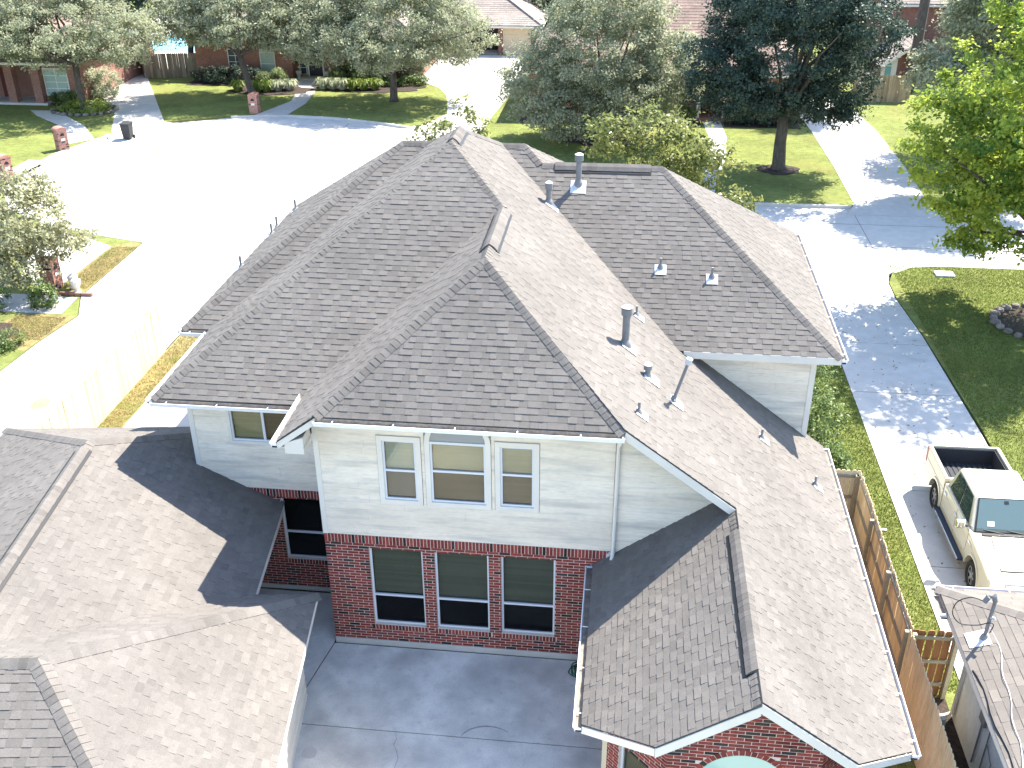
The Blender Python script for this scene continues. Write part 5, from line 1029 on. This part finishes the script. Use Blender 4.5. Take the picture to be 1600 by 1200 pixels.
shrub('bush', 'spreading dark shrub at the left edge below the dry lawn', [(-17.6, 14.2, .2, 1.1, .8, .5), (-16.7, 14.6, .1, .6, .5, .35)], L_SHRUB, 80, 35, .22, .09, seed=87)
shrub('hedge', 'dark low hedge in front of the brick wall left of the far front door', [(-24.6, 60.6, .4, 3.2, .7, .7)], L_DOAK, 160, 40, .25, .13, seed=88); shrub('hedge', 'dark foundation hedge right of the shaded front door', [(15, 51.2, .4, 2.2, .6, .7)], L_DOAK, 120, 40, .25, .13, seed=89)
shrub('hedge', 'dark foundation hedge left of the shaded front door', [(8.6, 51.2, .5, 2.2, .7, .9)], L_SHRUB, 120, 40, .25, .13, seed=90)
shrub('bush', 'low plants along the curved end of the far flower bed', [(-10.4, 61.2, .1, 1.5, .7, .45), (-11.8, 60.6, .1, .9, .5, .4)], L_SHRUB, 90, 35, .22, .12, seed=91, stem=False)
tree('small_tree', 'dark trunked bushy tree behind the far flower bed beside the driveway', (-11.4, 62.8, GZ), [(-11.3, 63.2, 2.4, 1.6, 1.5, 1.5), (-10.6, 63.4, 1.3, 1.0, .9, 1.0)], L_OAK, .24, 160, 50, .4, .18, seed=92)
# blades of grass on the nearest lawns
def blades(name, polys, n, h, m, z=GZ, seed=3):
    rn = np.random.default_rng(seed); P = []
    for (x0, x1, y0, y1), f in polys: k = int(n*f); P.append(np.stack([rn.uniform(x0, x1, k), rn.uniform(y0, y1, k), np.full(k, z)], 1))
    P = np.concatenate(P); k = len(P); t = rn.uniform(0, 2*np.pi, k); hh = h*rn.uniform(.5, 1.3, k); wd = .012; A = np.stack([np.cos(t), np.sin(t), 0*t], 1)*wd; tip = P+np.stack([rn.normal(0, .03, k), rn.normal(0, .03, k), hh], 1)
    V = np.empty((k, 3, 3)); V[:, 0] = P-A; V[:, 1] = P+A; V[:, 2] = tip
    me = bpy.data.meshes.new(name); me.vertices.add(3*k); me.vertices.foreach_set('co', V.reshape(-1)); me.loops.add(3*k); me.loops.foreach_set('vertex_index', np.arange(3*k, dtype=np.int32)); me.polygons.add(k); me.polygons.foreach_set('loop_start', np.arange(0, 3*k, 3, dtype=np.int32))
    try: me.polygons.foreach_set('loop_total', np.full(k, 3, dtype=np.int32))
    except Exception: pass
    me.update(calc_edges=True); a = me.attributes.new('tone', 'FLOAT', 'FACE'); a.data.foreach_set('value', rn.random(k).astype(np.float32)); me.materials.append(m); o = bpy.data.objects.new(name, me); COL.objects.link(o); o['kind'] = 'stuff'; return o
M_BLADE = mat('grass_blade', (.07, .115, .018), (.2, .235, .055), rough=.8, spec=.15, transl=.35, nz=((.5, .25),)); M_DBLADE = mat('dry_grass_blade', (.2, .17, .06), (.34, .27, .12), rough=.85, transl=.3, nz=((.8, .3),))
blades('grass', [((13.1, 14.44, 0, 18), .4), ((18.2, 26, 8, 26.4), 1.6)], 60000, .055, M_BLADE, GZ)
blades('dry_grass', [((-10.5, -9.75, 7, 20), .35), ((-17.55, -16.4, 20.2, 25.2), .3), ((-17.9, -15.8, 15.2, 17.3), .3)], 14000, .05, M_DBLADE, GZ+.004)
# fallen leaves on the right hand drive and lawn
b = MB()
for i in range(420):
    if R.random() < .5: x, y, z = R.uniform(14.6, 18), R.uniform(3, 24), DZ+.016
    else: x, y, z = R.uniform(18.4, 25), R.uniform(12, 26), GZ+.02
    t = R.uniform(0, 6.28); s = R.uniform(.03, .06); b.add([(x+s*math.cos(t), y+s*math.sin(t), z), (x-.5*s*math.sin(t), y+.5*s*math.cos(t), z+.015), (x-s*math.cos(t), y-s*math.sin(t), z), (x+.5*s*math.sin(t), y-.5*s*math.cos(t), z+.008)], [(0, 1, 2, 3)], R.random())
b.build('fallen_leaves', mat('fallen_leaf', (.14, .08, .03), (.32, .22, .08), rough=.8), kind='stuff')

# ------------------------------------------------------------------ houses across the street
M_FB = mat('far_brick', (.2, .1, .078), (.3, .16, .125), rough=.9, nz=((1.5, .12), (9, .3, (1, 1, 3.5)), (22, .25, (.4, .4, 2.5))), bump=(30, .3, .01))
M_FR = mat('far_shingle', (.2, .17, .145), (.3, .255, .22), rough=.95, nz=((.6, .15), (7, .2), (26, .2)), bump=(60, .4, .01)); M_FRB = mat('brown_far_shingle', (.16, .115, .095), (.24, .175, .145), rough=.95, nz=((.6, .15), (7, .2), (26, .2)), bump=(60, .4, .01))
def courses(polys, ex, mb):
    """rows of overlapping shingles as long thin steps on planar roof faces"""
    for P3 in polys:
        P = [np.array(q, float) for q in P3]; n = np.cross(P[1]-P[0], P[2]-P[0]); n /= np.linalg.norm(n); n = n if n[2] > 0 else -n
        e = np.cross((0, 0, 1.), n); e /= np.linalg.norm(e); u = np.cross(n, e); Q = [(float((p_-P[0])@e), float((p_-P[0])@u)) for p_ in P]; b0 = min(q[1] for q in Q); b1 = max(q[1] for q in Q); k = 0
        while b0+k*ex < b1:
            lo = b0+k*ex; k += 1; x0 = min(q[0] for q in Q); x1 = max(q[0] for q in Q); a = x0
            while a < x1:
                c = clip_rect(Q, a, a+R.uniform(.6, 1.6), lo, lo+ex); tone = min(1, max(0, R.gauss(.5, .2)))
                w_ = R.uniform(.5, 1.4); c = clip_rect(Q, a, a+w_, lo, lo+ex); a += w_
                if c and abs(parea(c)) > .004: vs, fs = slab_piece(c, P[0], e, u, n, lambda q, lo=lo: .004+.016*(1-(q-lo)/ex), tone); mb.add(vs, fs, tone)
def hip(parent, x0, x1, y0, y1, z, pt, m, over=.45, ex=.3):
    x0 -= over; x1 += over; y0 -= over; y1 += over; w_ = x1-x0; d = y1-y0; h = min(w_, d)/2; zt = z+h*pt
    if w_ >= d: A, B = (x0+h, y0+h, zt), (x1-h, y0+h, zt)
    else: A, B = (x0+h, y0+h, zt), (x0+h, y1-h, zt)
    c = [(x0, y0, z), (x1, y0, z), (x1, y1, z), (x0, y1, z)]
    fs = [[c[0], c[1], B, A], [c[1], c[2], B], [c[2], c[3], A, B], [c[3], c[0], A]] if w_ >= d else [[c[0], c[1], A], [c[1], c[2], B, A], [c[2], c[3], B], [c[3], c[0], A, B]]
    b = MB()
    for f in fs: b.prism(f, (0, 0, -.06))
    rf_ = b.build('roof', M_DECK, parent); s = MB(); courses(fs, ex, s); s.build('shingles', m, rf_, kind='stuff')
    r = Roof()
    for q, cc in (((A, c[0]), 0), ((A if w_ < d else B, c[1]), 1), ((B, c[2]), 2), ((A if w_ >= d else B, c[3]), 3)): 
        m0 = MB().tube([np.array(q[1])+(0, 0, .02), np.array(q[0])+(0, 0, .03)], .1, 6).build('hip_cap', m, rf_)
    MB().tube([np.array(A)+(0, 0, .03), np.array(B)+(0, 0, .03)], .1, 6).build('hip_cap', m, rf_)
    f = MB()
    for a, e in ((c[0], c[1]), (c[1], c[2]), (c[2], c[3]), (c[3], c[0])):
        a = np.array(a); e = np.array(e); d_ = (e-a)/np.linalg.norm(e-a); n_ = np.array([d_[1], -d_[0], 0]); f.obox(a-n_*.03-np.array((0, 0, .22)), e-a, n_*.05, (0, 0, .17))
    f.build('fascia', M_WHITE, parent); f = MB(); f.prism([(q[0]+(.02 if i in (0, 3) else -.02), q[1]+(.02 if i < 2 else -.02), z-.2) for i, q in enumerate(c)], (0, 0, -.02)); f.build('soffit', M_WHITE, parent)
def fwin(parent, x0, x1, z0, z1, y, name='window', grid=(2, 3), pm=None, arch=False):
    f = MB(); 
    for a, c, e, g in ((x0-.06, x0, z0-.06, z1+.06), (x1, x1+.06, z0-.06, z1+.06), (x0, x1, z0-.06, z0), (x0, x1, z1, z1+.06)): f.box(a, c, y-.05, y, e, g)
    for i in range(1, grid[0]): f.box(x0+(x1-x0)*i/grid[0]-.02, x0+(x1-x0)*i/grid[0]+.02, y-.035, y-.01, z0, z1)
    for i in range(1, grid[1]): f.box(x0, x1, y-.036, y-.009, z0+(z1-z0)*i/grid[1]-.02, z0+(z1-z0)*i/grid[1]+.02)
    W = f.build(name, M_WHITE, parent); pm = pm or mat('far_pane', (.06, .075, .08), rough=.06, spec=.8)
    MB().box(x0, x1, y-.012, y-.004, z0, z1).build('pane', pm, W)
    if arch:
        cx_, r_ = (x0+x1)/2, (x1-x0)/2; MB().prism([(cx_+(r_+.06)*math.cos(math.pi*i/12), y-.05, z1+.06+(r_+.06)*math.sin(math.pi*i/12)) for i in range(13)], (0, .05, 0)).build('arch_frame', M_WHITE, W); MB().prism([(cx_+r_*math.cos(math.pi*i/12), y-.056, z1+.06+r_*math.sin(math.pi*i/12)) for i in range(13)], (0, .005, 0)).build('pane', pm, W)
    return W
PALE = mat('shaded_pane', (.34, .42, .38), rough=.15, spec=.6)
# left porch house
H = thing('brick_house', 'brick house with porch pillars at the upper left corner', 'house', (-42, 56, GZ))
MB().box(-52, -33.2, 54.0, 66, -.3, 2.9).build('wall', M_FB, H); hip(H, -52, -33.2, 52.4, 66, 2.9, .55, M_FRB)
for x in (-40.2, -37.9, -35.9): MB().box(x-.3, x+.3, 52.2, 52.8, -.2, 2.75).build('pillar', M_FB, H)
MB().box(-41, -35.3, 52.1, 54, -.25, -.0).build('porch_step', M_CONC, H); MB().box(-39.6, -38.6, 53.93, 54, 0, 2.1).build('door', mat('dark_red_door', (.11, .02, .018), rough=.5), H)
MB().box(-35.6, -33.2, 52.7, 54, -.3, 2.8).build('wall', M_FB, H); fwin(H, -35.45, -33.75, .5, 2.3, 52.69, grid=(2, 4), pm=PALE)
# middle house
H = thing('brick_house', 'shaded brick house with white arched window behind the two middle oaks', 'house', (-18, 68, GZ))
MB().box(-28, -20.2, 62.2, 74, -.3, 3).box(-20.2, -17, 63.4, 74, -.3, 3).box(-17, -10.2, 64.5, 74, -.3, 3).build('wall', M_FB, H); hip(H, -28, -10.2, 62.2, 76, 3, .55, M_FR)
fwin(H, -22.7, -21.6, .2, 1.9, 62.19, grid=(1, 2), pm=PALE, arch=True); fwin(H, -25.3, -24.2, .7, 2.1, 62.19); fwin(H, -16.2, -15.2, .6, 2.1, 64.49); fwin(H, -13.6, -12.6, .6, 2.1, 64.49)
D = MB().box(-19.2, -18.1, 63.33, 63.4, -.05, 2.1).build('door', mat('dark_door', (.03, .03, .032), rough=.4), H); fr_ = MB().box(-19.32, -19.2, 63.3, 63.4, -.05, 2.2).box(-18.1, -17.98, 63.3, 63.4, -.05, 2.2).box(-19.2, -18.1, 63.3, 63.4, 2.1, 2.2).build('door_frame', M_WHITE, H)
fwin(H, -19.95, -19.45, .1, 2.0, 63.38, grid=(1, 4)); MB().box(-20.1, -17.1, 62, 63.4, -.25, -.06).build('porch_step', M_CONC, H)
for x in (-19.8, -17.5):
    T = thing('stone_urn', 'pale stone urn %s of the far front door' % ('left' if x < -19 else 'right'), 'urn', (x, 62.4, -.06), 'urns at the far front door'); MB().lathe((x, 62.4, -.06), [(.16, 0), (.1, .12), (.22, .4), (.24, .55), (.2, .56)], 12).build('bowl', M_CONC, T)
# far garage
H = thing('garage', 'far tan roofed garage with one door open and one cream door closed', 'garage', (-6, 78, GZ))
gb = MB(); gb.box(-12, -8.55, 74, 74.3, -.3, 2.3).box(-5.35, -4.98, 73.95, 74.3, -.3, 2.1).box(-2.45, -1.9, 74, 74.3, -.3, 2.3).box(-2.2, -1.9, 74.3, 82, -.3, 2.3).box(-12, -11.7, 74.3, 82, -.3, 2.3).box(-12, -1.9, 81.7, 82, -.3, 2.3).build('wall', M_FB, H)
MB().box(-8.55, -2.45, 73.97, 74.28, 2.05, 2.32).build('header', M_CREAM, H); MB().box(-11.7, -2.2, 74, 81.7, -.3, -.13).build('garage_floor', M_CONC, H)
gd = MB()
for i in range(4): gd.box(-4.96, -2.48, 74.1, 74.15, -.12+i*.545, .415+i*.545)
gd.build('garage_door', M_CREAM, H); MB().box(-8.5, -5.4, 76, 76.05, -.1, 2.0).build('unlit_bay_sheet', M_BLACK, H); hip(H, -12, -1.9, 74, 82, 2.35, .5, M_FR)  # black sheet paints the unlit inside of the open bay
# brown roofed house behind the big oak
H = thing('brick_house', 'brick house with brown roof and shaded white framed entry behind the oaks', 'house', (8, 60, GZ))
MB().box(-.5, 10.9, 52.2, 66, -.3, 3).box(12.6, 17.6, 52.2, 66, -.3, 3).box(10.9, 12.6, 53.6, 66, -.3, 3).build('wall', M_FB, H); hip(H, -.5, 17.6, 52.2, 67, 3, .6, M_FRB)
MB().box(11.2, 12.2, 53.53, 53.6, .1, 2.2).build('door', mat('dark_red_door', (.11, .02, .018)), H); MB().box(10.9, 12.6, 51.8, 53.6, -.25, .06).build('porch_step', M_FB, H)
for x in (10.85, 12.55): MB().box(x-.08, x+.12, 51.9, 52.1, -.1, 2.85).build('porch_post', M_WHITE, H)
MB().box(10.9, 11.15, 53.5, 53.6, .1, 2.2).box(12.25, 12.5, 53.5, 53.6, .1, 2.2).build('door_frame', M_WHITE, H); fwin(H, 7.5, 9, .7, 2.2, 52.19); fwin(H, 14, 15.6, .7, 2.2, 52.19); fwin(H, 3, 4.6, .7, 2.2, 52.19)
# two storey brick house at the upper right
H = thing('brick_house', 'two storey brick house with low gabled wing at the upper right', 'house', (32, 70, GZ))
MB().box(26.3, 40, 68, 80, -.3, 5.2).build('wall', M_FB, H); hip(H, 26.3, 40, 68, 80, 5.3, .55, M_FR)
wl = MB(); wl.prism([(25.0, 63.2, -.3), (30, 63.2, -.3), (30, 63.2, 1.6), (27.5, 63.2, 3.35), (25.0, 63.2, 1.8)], (0, 4.8, 0)); wl.build('wall', M_FB, H)
for s, A, B in ((-1, (27.5, 62.8, 3.5), (24.6, 62.8, 1.55)), (1, (27.5, 62.8, 3.5), (30.4, 62.8, 1.55))):
    MB().prism([A, B, (B[0], 68, B[2]), (A[0], 68, A[2])], (0, 0, -.1)).build('roof', M_DECK, H); s_ = MB(); courses([[A, B, (B[0], 67.95, B[2]), (A[0], 67.95, A[2])]], .3, s_); s_.build('shingles', M_FR, H, kind='stuff')
    MB().prism([(A[0], 62.78, A[2]-.02), (B[0], 62.78, B[2]-.02), (B[0], 62.78, B[2]-.26), (A[0], 62.78, A[2]-.26)], (0, -.04, 0)).build('rake_board', M_WHITE, H)
MB().box(24.9, 26.0, 63.1, 63.2, -.1, 2.1).build('white_panel', M_WHITE, H); fwin(H, 25.15, 25.6, .3, 1.5, 63.09, grid=(1, 1), pm=mat('teal_pane', (.1, .3, .34), rough=.1, spec=.7), arch=True)
for o in bpy.data.objects:
    if o.get('local') is not None: del o['local']
